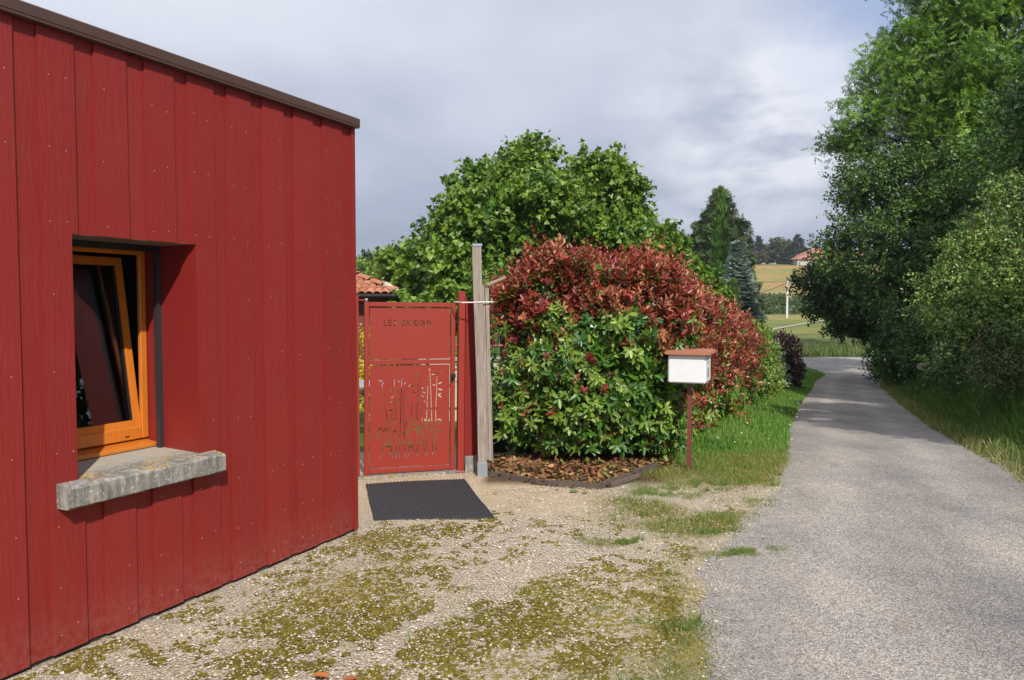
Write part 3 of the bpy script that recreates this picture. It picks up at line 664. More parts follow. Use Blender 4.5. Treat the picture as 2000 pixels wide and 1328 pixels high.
# ------------------------------------------------------------------ red building
bld = empty('red_building', CB, 0, 'dark red board-clad building with flat roof and a tilted orange wooden window', 'building')
WM = Matrix(((U.x, -N.x, 0, 0), (U.y, -N.y, 0, 0), (0, 0, 1, 0), (0, 0, 0, 1)))
def wpart(name, bm, m, parent=bld, smooth=False, bevel=0):
    """part in wall coordinates: x along the wall, y into it"""
    o = obj(name, bm, m, parent, smooth, bevel)
    if parent is bld: o.matrix_local = WM
    return o
O0, O1, OZ0, OZ1 = -2.178, -1.445, .80, 1.98
DEPTH = 4.6; LFT = -7.2; TOP = 2.93
def clip_boxes(s0, s1, z0, z1, hs0=O0, hs1=O1, hz0=OZ0, hz1=OZ1):
    if s1 <= hs0 or s0 >= hs1: return [(s0, s1, z0, z1)]
    out = []
    if s0 < hs0: out.append((s0, hs0, z0, z1))
    if s1 > hs1: out.append((hs1, s1, z0, z1))
    a, b = max(s0, hs0), min(s1, hs1)
    out += [(a, b, z0, hz0), (a, b, hz1, z1)]
    return out
wide = [(-.358, -.149), (-.642, -.453), (-.919, -.733), (-1.21, -1.017), (-1.49, -1.303), (-1.76, -1.576), (-2.043, -1.865), (-2.322, -2.146), (-2.612, -2.432)]
while wide[-1][0] > LFT + .4: wide.append((wide[-1][0]-.283, wide[-1][1]-.283))
zb_ = .025
def board(a, b, y0, y1, dz):
    """one cladding board; the window opening cuts it into an upper and a lower piece, or notches it"""
    pcs = clip_boxes(a, b, zb_ + dz, TOP-.03); full = [p for p in pcs if p[3]-p[2] > 2.5]
    groups = [[p] for p in pcs] if not full else [pcs]
    for g_ in groups:
        bm = B()
        if len(g_) == 1: box(bm, g_[0][0], g_[0][1], y0, y1, g_[0][2], g_[0][3])
        else:                                  # one notched outline
            F_ = full[0]; left = F_[0] == a; x_in = F_[1] if left else F_[0]; xo = F_[0] if left else F_[1]; xf = b if left else a
            lo = (zb_+dz, TOP-.03); prof = [(xo, lo[0]), (xf, lo[0]), (xf, OZ0), (x_in, OZ0), (x_in, OZ1), (xf, OZ1), (xf, lo[1]), (xo, lo[1])]
            f_ = [bm.verts.new((x, y0, z)) for x, z in prof]; k_ = [bm.verts.new((x, y1, z)) for x, z in prof]
            bm.faces.new(f_); bm.faces.new(k_[::-1])
            for q in range(8): bm.faces.new((f_[q], f_[(q+1) % 8], k_[(q+1) % 8], k_[q]))
        wpart('cladding_board', bm, M_CLAD)
for a, b in wide: board(a, b, 0, .0125, random.uniform(-.003, .003))
gaps = [(-.149, -.045)] + [(wide[i+1][1], wide[i][0]) for i in range(len(wide)-1)]
for a, b in gaps: board(a - .025, b + .025, .013, .027, random.uniform(-.003, .003))
bm = B()
for s0, s1, z0, z1 in clip_boxes(LFT, -.004, -.2, TOP-.031): box(bm, s0, s1, .0275, .30, z0, z1)   # structural wall behind the boards
wpart('front_wall', bm, M_PLINTH)
bm = B(); box(bm, LFT, LFT+.1, .301, DEPTH, -.2, TOP-.03); box(bm, LFT+.101, -.004, DEPTH-.1, DEPTH, -.2, TOP-.03); box(bm, -.104, -.004, .301, DEPTH-.101, -.2, TOP-.03)
wpart('side_walls', bm, M_CLAD)
bm = B(); box(bm, -.044, .0, -.001, .05, .02, TOP-.03); box(bm, -.003, .0, .051, DEPTH, .02, TOP-.03)
wpart('corner_trim', bm, M_REDSM)
# screws
bm = B()
for a, b in wide[:12]:
    for z in (.12, .34, .62, .98, 1.34, 1.68, 2.02, 2.36, 2.68):
        for s in (a+.045, b-.045):
            s += random.uniform(-.008, .008); zz_ = z + random.uniform(-.02, .02)
            if O0-.02 < s < O1+.02 and OZ0-.03 < zz_ < OZ1+.02: continue
            if random.random() < .3: continue
            k = [bm.verts.new((s + .0024*math.cos(t_*PI/3), -.0018, zz_ + .0024*math.sin(t_*PI/3))) for t_ in range(6)]
            k2 = [bm.verts.new((s + .003*math.cos(t_*PI/3), .001, zz_ + .003*math.sin(t_*PI/3))) for t_ in range(6)]
            bm.faces.new(k)
            for q in range(6): bm.faces.new((k[q], k[(q+1) % 6], k2[(q+1) % 6], k2[q]))
tag(wpart('screws', bm, M_SCREW), kind='stuff')
# roof edge: two lengths of brown flashing with a lap joint, and the return round the corner
for a, b, o_ in ((LFT, -1.83, 0.0), (-1.85, .006, .0018)):
    bm = B(); prof = [(.06, TOP-.028), (-.036-o_, TOP-.028), (-.036-o_, TOP-.018), (-.04-o_, TOP-.012), (-.04-o_, TOP+.034+o_), (-.02, TOP+.045+o_), (.22, TOP+.045+o_), (.22, TOP-.02)]
    lo = [bm.verts.new((a, y, z)) for y, z in prof]; hi = [bm.verts.new((b, y, z)) for y, z in prof]
    bm.faces.new(lo); bm.faces.new(hi[::-1])
    for i in range(len(prof)): bm.faces.new((lo[i], lo[(i+1) % 8], hi[(i+1) % 8], hi[i]))
    wpart('roof_flashing', bm, M_BROWN)
bm = B(); box(bm, -.01, .007, .062, DEPTH+.04, TOP-.09, TOP+.04); wpart('roof_flashing', bm, M_BROWN)
bm = B(); box(bm, LFT, -.03, .221, DEPTH, TOP-.03, TOP+.02); wpart('roof', bm, M_OPANEL)
# window opening lining
bm = B(); box(bm, O1-.002, O1+.02, .0015, .278, OZ0-.02, OZ1+.002); wpart('window_reveal', bm, M_REDSM)
bm = B(); box(bm, O1-.001, O1+.02, .3105, .44, OZ0-.02, OZ1+.002); wpart('window_reveal', bm, M_REDSM)
bm = B(); box(bm, O0-.02, O0+.002, .0015, .278, OZ0-.02, OZ1+.002); box(bm, O0-.02, O0+.001, .3105, .44, OZ0-.02, OZ1); wpart('window_reveal', bm, M_REDSM)
bm = B(); box(bm, O0-.002, O1+.002, .0135, .278, OZ1-.0015, OZ1+.012); wpart('lintel_lining', bm, m_simple('grey_brown_lining', (.15, .12, .10), .6, .2, 12))
bm = B(); box(bm, O0+.003, O1-.003, .279, .311, OZ1-.035, OZ1+.012); wpart('shutter_rail', bm, M_BLACK)
for s_ in (O1-.03, O0+.003):
    bm = B(); box(bm, s_, s_+.027, .279, .31, OZ0+.0, OZ1-.036); wpart('shutter_guide', bm, M_DARKMET)
bm = B(); box(bm, O0-.001, O1+.001, .312, .46, OZ1-.001, OZ1+.012); wpart('lintel_lining', bm, M_BLACK)
# concrete sill, worn edges
bm = B(); K = 26
def sill_ring(s, f):
    j = lambda a: random.uniform(-a, a)
    fr = -.085 + j(.0025)
    return [(s, .03, .705), (s, fr + .012 + j(.003), .708 + j(.003)), (s, fr, .716 + j(.002)), (s, fr, .800 + j(.002)), (s, fr + .012, .812 + j(.002)), (s, .0, .822), (s, .03, .824)]
rings = [[bm.verts.new(p) for p in sill_ring(-2.285 + .945*i/K, i/K)] for i in range(K+1)]
for a, b in zip(rings, rings[1:]):
    for q in range(7): bm.faces.new((a[q], a[(q+1) % 7], b[(q+1) % 7], b[q]))
bm.faces.new(rings[0]); bm.faces.new(rings[-1][::-1])
prof_lo = [bm.verts.new(p) for p in ((O0+.003, -.0, .8225), (O1-.003, -.0, .8225), (O1-.003, .37, .838), (O0+.003, .37, .838))]
bm.faces.new(prof_lo)
wpart('window_sill', bm, M_CONC)
# wooden window: fixed frame and tilted sash
fr = empty('window_frame'); fr.parent = bld; fr.matrix_local = WM @ Matrix.Translation((0, .40, 0))
bld_frame = bpy.data.objects['window_frame']
def fpart(name, bm, m, bevel=.004): return obj(name, bm, m, fr, bevel=bevel)
FS0, FS1 = O0+.004, O1-.004
bm = B(); box(bm, FS1-.042, FS1, 0, .026, .885, 1.93); fpart('frame_post', bm, M_PINE)
bm = B(); box(bm, FS0, FS0+.042, 0, .026, .885, 1.93); fpart('frame_post', bm, M_PINE)
bm = B(); box(bm, FS0, FS1, .0, .026, 1.93, 1.978); fpart('frame_head', bm, M_PINE)
bm = B(); box(bm, FS0+.043, FS1-.043, .002, .06, .885, .955); fpart('frame_sill', bm, M_PINE)
bm = B(); vs = box(bm, FS0, FS1, -.075, .069, .84, .884)
for v in vs:
    if v.co.y < -.07 and v.co.z > .88: v.co.z = .862
fpart('frame_ledge', bm, M_PINE)
bm = B(); box(bm, FS1-.155, FS1-.13, -.0005, .004, .905, .911); fpart('drain_slot', bm, M_BLACK, 0)
# sash: hinged at its foot, tipped inwards 9.5 degrees
TM = Matrix.Translation((0, .014, .945)) @ Matrix.Rotation(R(-8.2), 4, 'X')
sw = .045; a0, a1 = FS0+.035, FS1-.035; H = .985
def spart(name, boxes, m, bevel=.004):
    bm = B()
    for b_ in boxes: box(bm, *b_)
    if bevel: bmesh.ops.bevel(bm, geom=list(bm.edges), offset=bevel, segments=2, affect='EDGES', clamp_overlap=True)
    bmesh.ops.transform(bm, matrix=TM, verts=bm.verts); return obj(name, bm, m, fr)
spart('sash_stile', [(a1-sw, a1, 0, .034, 0, H)], M_PINE); spart('sash_stile', [(a0, a0+sw, 0, .034, 0, H)], M_PINE)
spart('sash_rail', [(a0+sw+.0005, a1-sw-.0005, .001, .05, H-sw, H)], M_PINE); spart('sash_rail', [(a0+sw+.0005, a1-sw-.0005, -.004, .05, 0, .05)], M_PINE)
spart('glazing_bead', [(a1-sw-.013, a1-sw-.001, .012, .022, .051, H-sw-.001)], M_BLACK, 0); spart('glazing_bead', [(a0+sw+.001, a0+sw+.013, .012, .022, .051, H-sw-.001)], M_BLACK, 0)
spart('glass_pane', [(a0+sw+.001, a1-sw-.001, .024, .03, .051, H-sw-.001)], M_GLASS, 0)
# dark room behind
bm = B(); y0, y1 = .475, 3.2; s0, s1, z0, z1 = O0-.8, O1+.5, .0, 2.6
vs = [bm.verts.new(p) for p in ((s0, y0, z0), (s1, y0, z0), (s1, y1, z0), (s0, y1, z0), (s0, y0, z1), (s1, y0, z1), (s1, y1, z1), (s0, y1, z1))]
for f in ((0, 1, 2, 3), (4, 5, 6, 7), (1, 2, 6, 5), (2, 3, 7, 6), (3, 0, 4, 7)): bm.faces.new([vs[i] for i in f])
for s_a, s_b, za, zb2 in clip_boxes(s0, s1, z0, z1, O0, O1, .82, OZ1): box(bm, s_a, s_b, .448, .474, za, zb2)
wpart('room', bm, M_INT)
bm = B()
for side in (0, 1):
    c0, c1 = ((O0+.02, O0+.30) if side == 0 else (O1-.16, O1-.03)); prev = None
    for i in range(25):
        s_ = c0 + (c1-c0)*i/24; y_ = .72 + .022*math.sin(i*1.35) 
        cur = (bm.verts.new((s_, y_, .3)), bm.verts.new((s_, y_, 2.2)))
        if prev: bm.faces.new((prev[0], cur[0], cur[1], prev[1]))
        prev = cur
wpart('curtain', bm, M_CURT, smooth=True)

# ------------------------------------------------------------------ gate
GA = Vector((-1.418, 7.415, 0)); GB = Vector((-.575, 7.69, 0)); gd = (GB-GA).normalized(); GW = (GB-GA).length
grz = math.atan2(gd.y, gd.x)
gate = empty('garden_gate', GA, grz, 'red metal garden gate with cut-out bamboo stems and lettering', 'gate'); gate.rotation_euler = (0, R(-.55)*-1, grz)
t_ = .044
bm = B(); box(bm, 0, t_, -.02, .02, .03, 1.672); obj('gate_stile', bm, M_GATE, gate, bevel=.003)
bm = B(); box(bm, GW-t_, GW, -.02, .02, .03, 1.672); obj('gate_stile', bm, M_GATE, gate, bevel=.003)
for z0, z1 in ((.035, .078), (1.083, 1.125), (1.628, 1.671)):
    bm = B(); box(bm, t_+.0005, GW-t_-.0005, -.019, .019, z0, z1); obj('gate_rail', bm, M_GATE, gate, bevel=.003)
def thick(pts, w):
    """outline of a stroke of width w"""
    pts = [Vector((p[0], p[1])) for p in pts]; L, Rr = [], []
    for i, p in enumerate(pts):
        a = (p - pts[i-1]).normalized() if i else None; b = (pts[i+1]-p).normalized() if i < len(pts)-1 else None
        if a is None: d = b; k = 1
        elif b is None: d = a; k = 1
        else: d = (a+b).normalized(); k = 1/max(.5, d.dot(a))
        nn = Vector((-d.y, d.x))*w*.5*k; L.append(p+nn); Rr.append(p-nn)
    return [(q.x, q.y) for q in L + Rr[::-1]]
def cut_panel(name, w0, w1, z0, z1, holes, m, parent, y=0.0, th=.0015):
    from mathutils.geometry import delaunay_2d_cdt
    polys = [[(w0, z0), (w1, z0), (w1, z1), (w0, z1)]] + holes
    V, E = [], []
    for pl in polys:
        k = len(V); V += [Vector((float(q[0]), float(q[1]))) for q in pl]; E += [(k+i, k+(i+1) % len(pl)) for i in range(len(pl))]
    vo, eo, fo, _, _, _ = delaunay_2d_cdt(V, E, [], 1, 1e-6)
    def inside(p, pl):
        c_ = False; x, y_ = p
        for i in range(len(pl)):
            (xa, ya), (xb, yb) = pl[i-1], pl[i]
            if (ya > y_) != (yb > y_) and x < (xb-xa)*(y_-ya)/(yb-ya) + xa: c_ = not c_
        return c_
    bbs = [(min(q[0] for q in h), max(q[0] for q in h), min(q[1] for q in h), max(q[1] for q in h), h) for h in holes]
    keep = []
    for f in fo:
        c_ = (sum(vo[i][0] for i in f)/len(f), sum(vo[i][1] for i in f)/len(f))
        if not any(b_[0] <= c_[0] <= b_[1] and b_[2] <= c_[1] <= b_[3] and inside(c_, b_[4]) for b_ in bbs): keep.append(f)
    bm = B(); fr_ = [bm.verts.new((v[0], y-th, v[1])) for v in vo]; bk = [bm.verts.new((v[0], y+th, v[1])) for v in vo]
    cnt = {}
    for f in keep:
        bm.faces.new([fr_[i] for i in f]); bm.faces.new([bk[i] for i in reversed(f)])
        for i in range(len(f)):
            e = (f[i], f[(i+1) % len(f)]); cnt[tuple(sorted(e))] = cnt.get(tuple(sorted(e)), 0) + 1
    for (i, j), c_ in cnt.items():
        if c_ == 1: bm.faces.new((fr_[i], fr_[j], bk[j], bk[i]))
    for v in [v for v in bm.verts if not v.link_faces]: bm.verts.remove(v)
    bmesh.ops.recalc_face_normals(bm, faces=bm.faces); me = bpy.data.meshes.new(name); bm.to_mesh(me); bm.free()
    return link(name, me, m, parent)
# lettering LES BAMBOUS
def letters(x0, z0, h, pitch, w):
    out = []; s = .72*pitch
    def arc(cx, cz, rx_, rz_, a0, a1, k=7): return [(cx + rx_*math.cos(R(a0+(a1-a0)*i/k)), cz + rz_*math.sin(R(a0+(a1-a0)*i/k))) for i in range(k+1)]
    G = {'L': [[(0, 1), (0, .0), (1, 0)]], 'E': [[(1, 1), (0.0, 1), (0, 0), (1, 0)], [(.3, .5), (.85, .5)]],
         'S': [[(.95, .85), (.6, 1), (.2, .95), (.06, .76), (.28, .57), (.72, .44), (.92, .25), (.75, .05), (.4, 0), (.05, .12)]],
         'B': [[(.42, .56), (.70, .60), (.86, .78), (.68, 1), (0, 1), (0, 0), (.72, 0), (.98, .20), (.92, .38)]],
         'A': [[(0, 0), (.5, 1), (1, 0)], [(.40, .33), (.60, .33)]], 'M': [[(0, 0), (0, 1), (.5, .3), (1, 1), (1, 0)]],
         'O': [[(.42, 1), (.12, .82), (0, .5), (.12, .18), (.5, 0), (.88, .18), (1, .5), (.9, .82), (.70, .97)]],
         'U': [[(0, 1), (0, .25), (.25, .0), (.75, 0), (1, .25), (1, 1)]]}
    x = x0
    for ch in 'LES BAMBOUS':
        if ch in G:
            for st in G[ch]: out.append(thick([(x + s*a, z0 + h*b) for a, b in st], w))
        x += pitch*(.8 if ch == ' ' else 1)
    return out
holes = letters(.190, 1.448, .052, .0440, .0066)
p0, p1 = t_+.009, GW-t_-.009
cut_panel('nameplate_panel', p0, p1, 1.134, 1.618, holes, M_GATE, gate)
# bamboo cut-outs in the lower panel
PW, PZ0, PZ1 = p1-p0, .087, 1.074
def pc(zx, zy): # detail-photo coordinates -> panel
    v = (zy - 70)/1145; u = (zx - (78 + 27*v))/(890 - 12*v); return (p0 + u*PW, PZ1 - v*(PZ1-PZ0))
stalks = [((222, 1118), (288, 750)), ((355, 1118), (215, 275)), ((390, 1118), (368, 520), (347, 205)), ((425, 1118), (432, 205)), ((487, 1112), (452, 345)), ((520, 1116), (535, 760), (560, 478)), ((625, 1112), (610, 640), (615, 262)), ((706, 1106), (675, 760), (645, 515)), ((730, 1098), (720, 640), (724, 310)), ((797, 1098), (770, 540), (746, 158)), ((835, 1092), (820, 600), (828, 195)), ((312, 665), (420, 440), (582, 212))]
cuts = []; 
def far_enough(poly, dmin):
    P = np.array(poly); Q = np.vstack([P*(1-f) + np.roll(P, -1, 0)*f for f in (0, .25, .5, .75)])
    lo, hi = Q.min(0)-dmin, Q.max(0)+dmin
    if lo[0] < p0+.012 or hi[0] > p1-.012 or lo[1] < PZ0+.012 or hi[1] > PZ1-.012: return False
    for q, l2, h2 in cuts_s:
        if (lo > h2).any() or (hi < l2).any(): continue
        if np.min(np.linalg.norm(Q[:, None]-q[None], axis=2)) < dmin: return False
    cuts_s.append((Q, lo, hi)); return True
cuts_s = []
for st in stalks:
    pts = [Vector(pc(*q)) for q in st]; seg = [(b-a).length for a, b in zip(pts, pts[1:])]; tot = sum(seg); s = 0; full = tot
    def pos(s_):
        for (a, b), l in zip(zip(pts, pts[1:]), seg):
            if s_ <= l: return a.lerp(b, s_/l)
            s_ -= l
        return pts[-1]
    while s < tot - .012:
        l = random.uniform(.03, .048)*(1 - .25*s/tot); e = min(tot, s + l); w_ = .0092*(1 - .45*s/max(tot, .6))
        if full < .45: w_ *= .8
        pl = thick([tuple(pos(s)), tuple(pos((s+e)/2)), tuple(pos(e))], w_)
        if far_enough(pl, .0018): cuts.append(pl)
        s = e + .0038
def leafpoly(x, z, ang, L, w_):
    c, s_ = math.cos(ang), math.sin(ang); o = []
    for a, b in ((0, 0), (.25, .42), (.55, .5), (1, 0), (.55, -.5), (.25, -.42)): o.append((x + c*L*a - s_*w_*b, z + s_*L*a + c*w_*b))
    return o
clus = [(215, 262, 100, .03), (345, 200, 90, .025), (432, 190, 80, .03), (412, 262, 140, .025), (455, 290, 50, .03), (588, 205, 70, .045), (520, 318, 20, .05), (345, 368, 160, .04), (385, 382, 20, .03), (345, 420, 200, .045), (355, 490, 170, .04), (480, 458, 10, .035), (420, 470, 200, .045), (480, 545, 20, .035), (262, 585, 210, .03), (245, 545, 150, .03), (355, 570, 190, .05), (360, 655, 240, .045), (330, 690, 250, .04), (630, 245, 40, .03), (632, 262, 10, .03), (595, 385, 170, .035), (632, 355, 30, .045), (640, 410, 330, .045), (700, 395, 150, .035), (705, 490, 150, .035), (660, 490, 60, .03), (730, 590, 200, .04), (745, 235, 190, .045), (746, 148, 100, .035), (762, 180, 0, .035), (828, 185, 80, .03), (848, 175, 50, .03), (815, 300, 180, .035), (838, 290, 20, .045), (838, 345, 345, .05), (838, 408, 320, .05), (838, 405, 5, .04), (465, 640, 330, .045), (470, 600, 170, .03), (575, 600, 200, .03), (555, 715, 40, .045), (240, 765, 190, .045), (225, 800, 150, .04), (275, 770, 230, .06), (225, 880, 170, .06), (215, 860, 140, .055), (395, 745, 150, .035), (375, 800, 100, .05), (380, 850, 205, .055), (315, 905, 120, .06), (335, 830, 5, .055), (320, 945, 195, .06), (335, 985, 200, .07), (340, 1015, 230, .07), (305, 970, 170, .05), (485, 760, 80, .05), (470, 860, 150, .055), (495, 840, 30, .045), (480, 915, 210, .055), (470, 930, 250, .05), (535, 780, 30, .05), (560, 800, 0, .05), (525, 800, 200, .045), (610, 745, 180, .045), (625, 748, 10, .035), (625, 800, 300, .06), (615, 830, 260, .05), (672, 740, 170, .05), (690, 745, 20, .05), (670, 770, 200, .055), (700, 790, 80, .045), (715, 735, 110, .05), (745, 805, 0, .045), (735, 740, 70, .05), (715, 815, 200, .04), (820, 700, 180, .045), (835, 700, 5, .045), (850, 760, 50, .055), (835, 805, 330, .05), (790, 840, 210, .05), (735, 890, 30, .055), (750, 900, 310, .055), (685, 930, 250, .055), (695, 935, 280, .055), (545, 930, 330, .065), (550, 970, 300, .05), (540, 980, 255, .04), (575, 1045, 325, .05), (225, 280, 60, .022), (200, 255, 130, .03)]
for zx, zy, an, L in clus:
    for k, da in enumerate((0, 24, -24)):
        if k and random.random() < .4: continue
        x_, z_ = pc(zx, zy); pl = leafpoly(x_, z_, R(an+da), L*1.12*(1 if k == 0 else .78), L*.29)
        if far_enough(pl, .0015): cuts.append(pl)
cut_panel('bamboo_panel', p0, p1, PZ0, PZ1, cuts, M_GATE, gate)
for (x0, x1, z0, z1) in [(t_, p0, .3, .33), (t_, p0, .85, .88), (p1, GW-t_, .3, .33), (p1, GW-t_, .85, .88), (t_, p0, 1.3, 1.33), (p1, GW-t_, 1.3, 1.33), (.3, .33, .078, PZ0), (.6, .63, .078, PZ0), (.3, .33, PZ1, 1.083), (.6, .63, PZ1, 1.083), (.3, .33, 1.125, 1.134), (.6, .63, 1.125, 1.134), (.2, .23, 1.618, 1.628), (.66, .69, 1.618, 1.628)]:
    bm = B(); box(bm, x0, x1, -.0012, .0012, z0, z1); obj('panel_tab', bm, M_GATE, gate)
# handle and lock
bm = B(); tube(bm, [(GW-.03, -.02, .968), (GW-.03, -.075, .968)], .012, 10); h_ = obj('gate_handle', bm, M_BLACK, gate, True)
bm = B(); box(bm, GW-.058, GW-.01, -.09, -.062, .948, .988); obj('knob', bm, M_BLACK, h_, bevel=.006)
bm = B(); box(bm, GW-.018, GW-.006, -.062, -.035, .972, .992); obj('thumb_turn', bm, M_STEEL, h_, bevel=.002)
bm = B(); tube(bm, [(GW-.022, -.02, .905), (GW-.022, -.026, .905)], .009, 10); obj('lock_cylinder', bm, m_simple('brass', (.6, .38, .12), .3, .1, metal=.9), gate)
bm = B(); tube(bm, [(.02, 0, 1.673), (.02, 0, 1.70), (.02, 0, 1.705)], [.016, .016, .012], 12); hb = obj('hinge_pin', bm, M_STEEL, gate, True)
bm = B(); box(bm, -.05, .012, -.008, .008, 1.683, 1.697); obj('hinge_arm', bm, M_GATE, hb)
bm = B(); box(bm, -.0, .042, -.028, .028, .0, .029); obj('foot_block', bm, M_GATE, gate, bevel=.004)
# hinge post beside the building corner
hp = empty('gate_post', GA - gd*.062, grz, 'slim red hinge post squeezed between building and gate', 'gate post')
bm = B(); box(bm, -.022, .022, -.022, .022, 0, 1.735); obj('post_tube', bm, M_GATE, hp, bevel=.002)
bm = B(); box(bm, -.05, .05, -.045, .045, -.0, .008)
for a in (-.036, .036): tube(bm, [(a, -.033, .008), (a, -.033, .02)], .007, 6)
obj('base_plate', bm, M_GATE, hp)
# latch post
lp = empty('gate_post', Vector((-.515, 7.66, 0)), grz, 'tall square red latch post on the right of the gate', 'gate post'); lp.rotation_euler = (0, R(.7), grz)
bm = B(); box(bm, -.032, .032, -.032, .032, .008, 1.775); obj('post_tube', bm, M_GATE, lp, bevel=.003)
bm = B(); box(bm, -.06, .06, -.055, .055, 0, .008)
for a in (-.045, .045): tube(bm, [(a, -.042, .008), (a, -.042, .02)], .007, 6)
obj('base_plate', bm, M_GATE, lp)
# filler panel and its concrete foot, set square behind
pf = Vector((-.478, 7.66, 0)); pd = Vector((.80, -.60, 0)).normalized()*0 + Vector((.93, .36, 0)).normalized(); prz = math.atan2(pd.y, pd.x)
fp_ = empty('side_panel', pf, prz, 'flat red sheet panel filling the gap beside the latch post', 'panel'); fp_.rotation_euler = (0, R(.8), prz)
bm = B(); box(bm, .004, .150, -.014, .014, .165, 1.70); obj('sheet', bm, M_REDSM, fp_, bevel=.002)
bm = B(); box(bm, .0, .006, -.0145, .0145, .165, 1.702); obj('edge_fold', bm, M_REDSM, fp_)
bm = B(); box(bm, -.0, .165, -.06, .06, -.1, .163); bmesh.ops.subdivide_edges(bm, edges=bm.edges, cuts=3, use_grid_fill=True)
for v in bm.verts: v.co += Vector((random.gauss(0, .002), random.gauss(0, .002), random.gauss(0, .002)))
cf = obj('concrete_block', bm, M_CONC, None); cf.location = pf; cf.rotation_euler = (0, 0, prz); tag(cf, 'small rough concrete block under the red side panel', 'concrete block')
# threshold
bm = B(); vs = box(bm, -.12, 1.10, -.09, .16, -.08, .018); bmesh.ops.subdivide_edges(bm, edges=bm.edges, cuts=6, use_grid_fill=True)
for v in bm.verts: v.co += Vector((random.gauss(0, .003), random.gauss(0, .004), random.gauss(0, .0015)))
th_ = obj('threshold', bm, M_CONC); th_.location = GA; th_.rotation_euler = (0, 0, grz); tag(th_, 'low grey concrete threshold under the red gate', 'threshold')

# timber post with second plank, metal shoe and white tie
wp = empty('timber_post', (-.285, 7.50, 0), R(6), 'tall weathered grey timber post with metal cap between gate and hedge', 'post'); wp.rotation_euler = (0, R(-1.9), R(6))
wp.rotation_euler = (0, R(-1.2), R(6))
bm = B(); box(bm, -.045, .04, -.045, .045, .03, 2.20); bmesh.ops.subdivide_edges(bm, edges=[e for e in bm.edges if abs((e.verts[0].co-e.verts[1].co).z) > 1], cuts=16)
for v in bm.verts: v.co.x += .006*math.sin(v.co.z*2.3); v.co.y += .004*math.sin(v.co.z*3.1)
obj('shaft', bm, M_OLDWOOD, wp, bevel=0)
bm = B(); box(bm, -.05, .045, -.05, .05, 2.20, 2.225); obj('metal_cap', bm, M_STEEL, wp, bevel=.004)
bm = B(); box(bm, -.052, .047, -.052, .052, -.08, .135); obj('metal_shoe', bm, M_STEEL, wp, bevel=.003)
bm = B(); box(bm, .043, .062, -.02, .055, .16, 1.83); bmesh.ops.subdivide_edges(bm, edges=[e for e in bm.edges if abs((e.verts[0].co-e.verts[1].co).z) > 1], cuts=14)
for v in bm.verts: v.co.x += .005*math.sin(v.co.z*2.3+.3)
obj('narrow_batten', bm, M_OLDWOOD, wp)
bm = B(); box(bm, .064, .098, -.03, .05, .15, 1.80); obj('rear_plank', bm, M_OLDWOOD, wp)
bm = B(); box(bm, .095, .103, -.035, .02, .12, .95); obj('rear_plank', bm, M_OLDWOOD, wp)
bm = B(); tube(bm, [(.085, .02, 1.83), (.17, .035, 1.865), (.26, .05, 1.90)], [.017, .016, .012], 6); obj('rail_stub', bm, M_OLDWOOD, wp)
bm = B(); tube(bm, [(-.275, .08, 1.672), (-.19, -.055, 1.666), (-.055, -.056, 1.668), (.09, -.05, 1.672), (.11, .0, 1.674), (.105, .06, 1.674)], .0055, 6)
tag(obj('strap', bm, M_WHITETIE), 'thin white strap tied round latch post and timber post', 'strap').location = (-.285, 7.50, 0)

# ------------------------------------------------------------------ doormat
mc = [Vector((-1.335, 7.06, 0)), Vector((-.445, 7.27, 0)), Vector((-.14, 5.97, 0)), Vector((-1.06, 5.915, 0))]
mt_ = empty('doormat', (0, 0, 0), 0, 'large black ribbed rubber doormat lying in front of the gate', 'doormat')
def mp(u, v, z):
    p = mc[0].lerp(mc[1], u).lerp(mc[3].lerp(mc[2], u), v); edge = .006*math.sin(7*v+2*u) + .005*math.sin(5*u)
    return (p.x + .002*math.sin(9*v), p.y + .01*math.sin(3*u), .018 + z + edge*.5)
bm = B(); nu, nvv = 24, 24; gdv = [[bm.verts.new(mp(i/nu, j/nvv, 0)) for i in range(nu+1)] for j in range(nvv+1)]
for j in range(nvv):
    for i in range(nu): bm.faces.new((gdv[j][i], gdv[j][i+1], gdv[j+1][i+1], gdv[j+1][i]))
border = [gdv[0][i] for i in range(nu+1)] + [gdv[j][nu] for j in range(1, nvv+1)] + [gdv[nvv][i] for i in range(nu-1, -1, -1)] + [gdv[j][0] for j in range(nvv-1, 0, -1)]
low = [bm.verts.new((v.co.x, v.co.y, v.co.z-.03)) for v in border]
for i in range(len(border)): k = (i+1) % len(border); bm.faces.new((border[i], border[k], low[k], low[i]))
obj('sheet', bm, M_RUBBER, mt_)
nr = 30
for i in range(nr):
    bm = B(); u0, u1 = (i+.12)/nr, (i+.72)/nr; rows = []
    for j in range(nvv+1): rows.append([bm.verts.new(mp(u, j/nvv, z)) for u, z in ((u0, -.002), (u0+.12/nr, .005), (u1-.12/nr, .005), (u1, -.002))])
    for a, b in zip(rows, rows[1:]):
        for q in range(3): bm.faces.new((a[q], a[q+1], b[q+1], b[q]))
    bm.faces.new(rows[0]); bm.faces.new(rows[-1][::-1])
    obj('rib', bm, M_RUBBER, mt_)

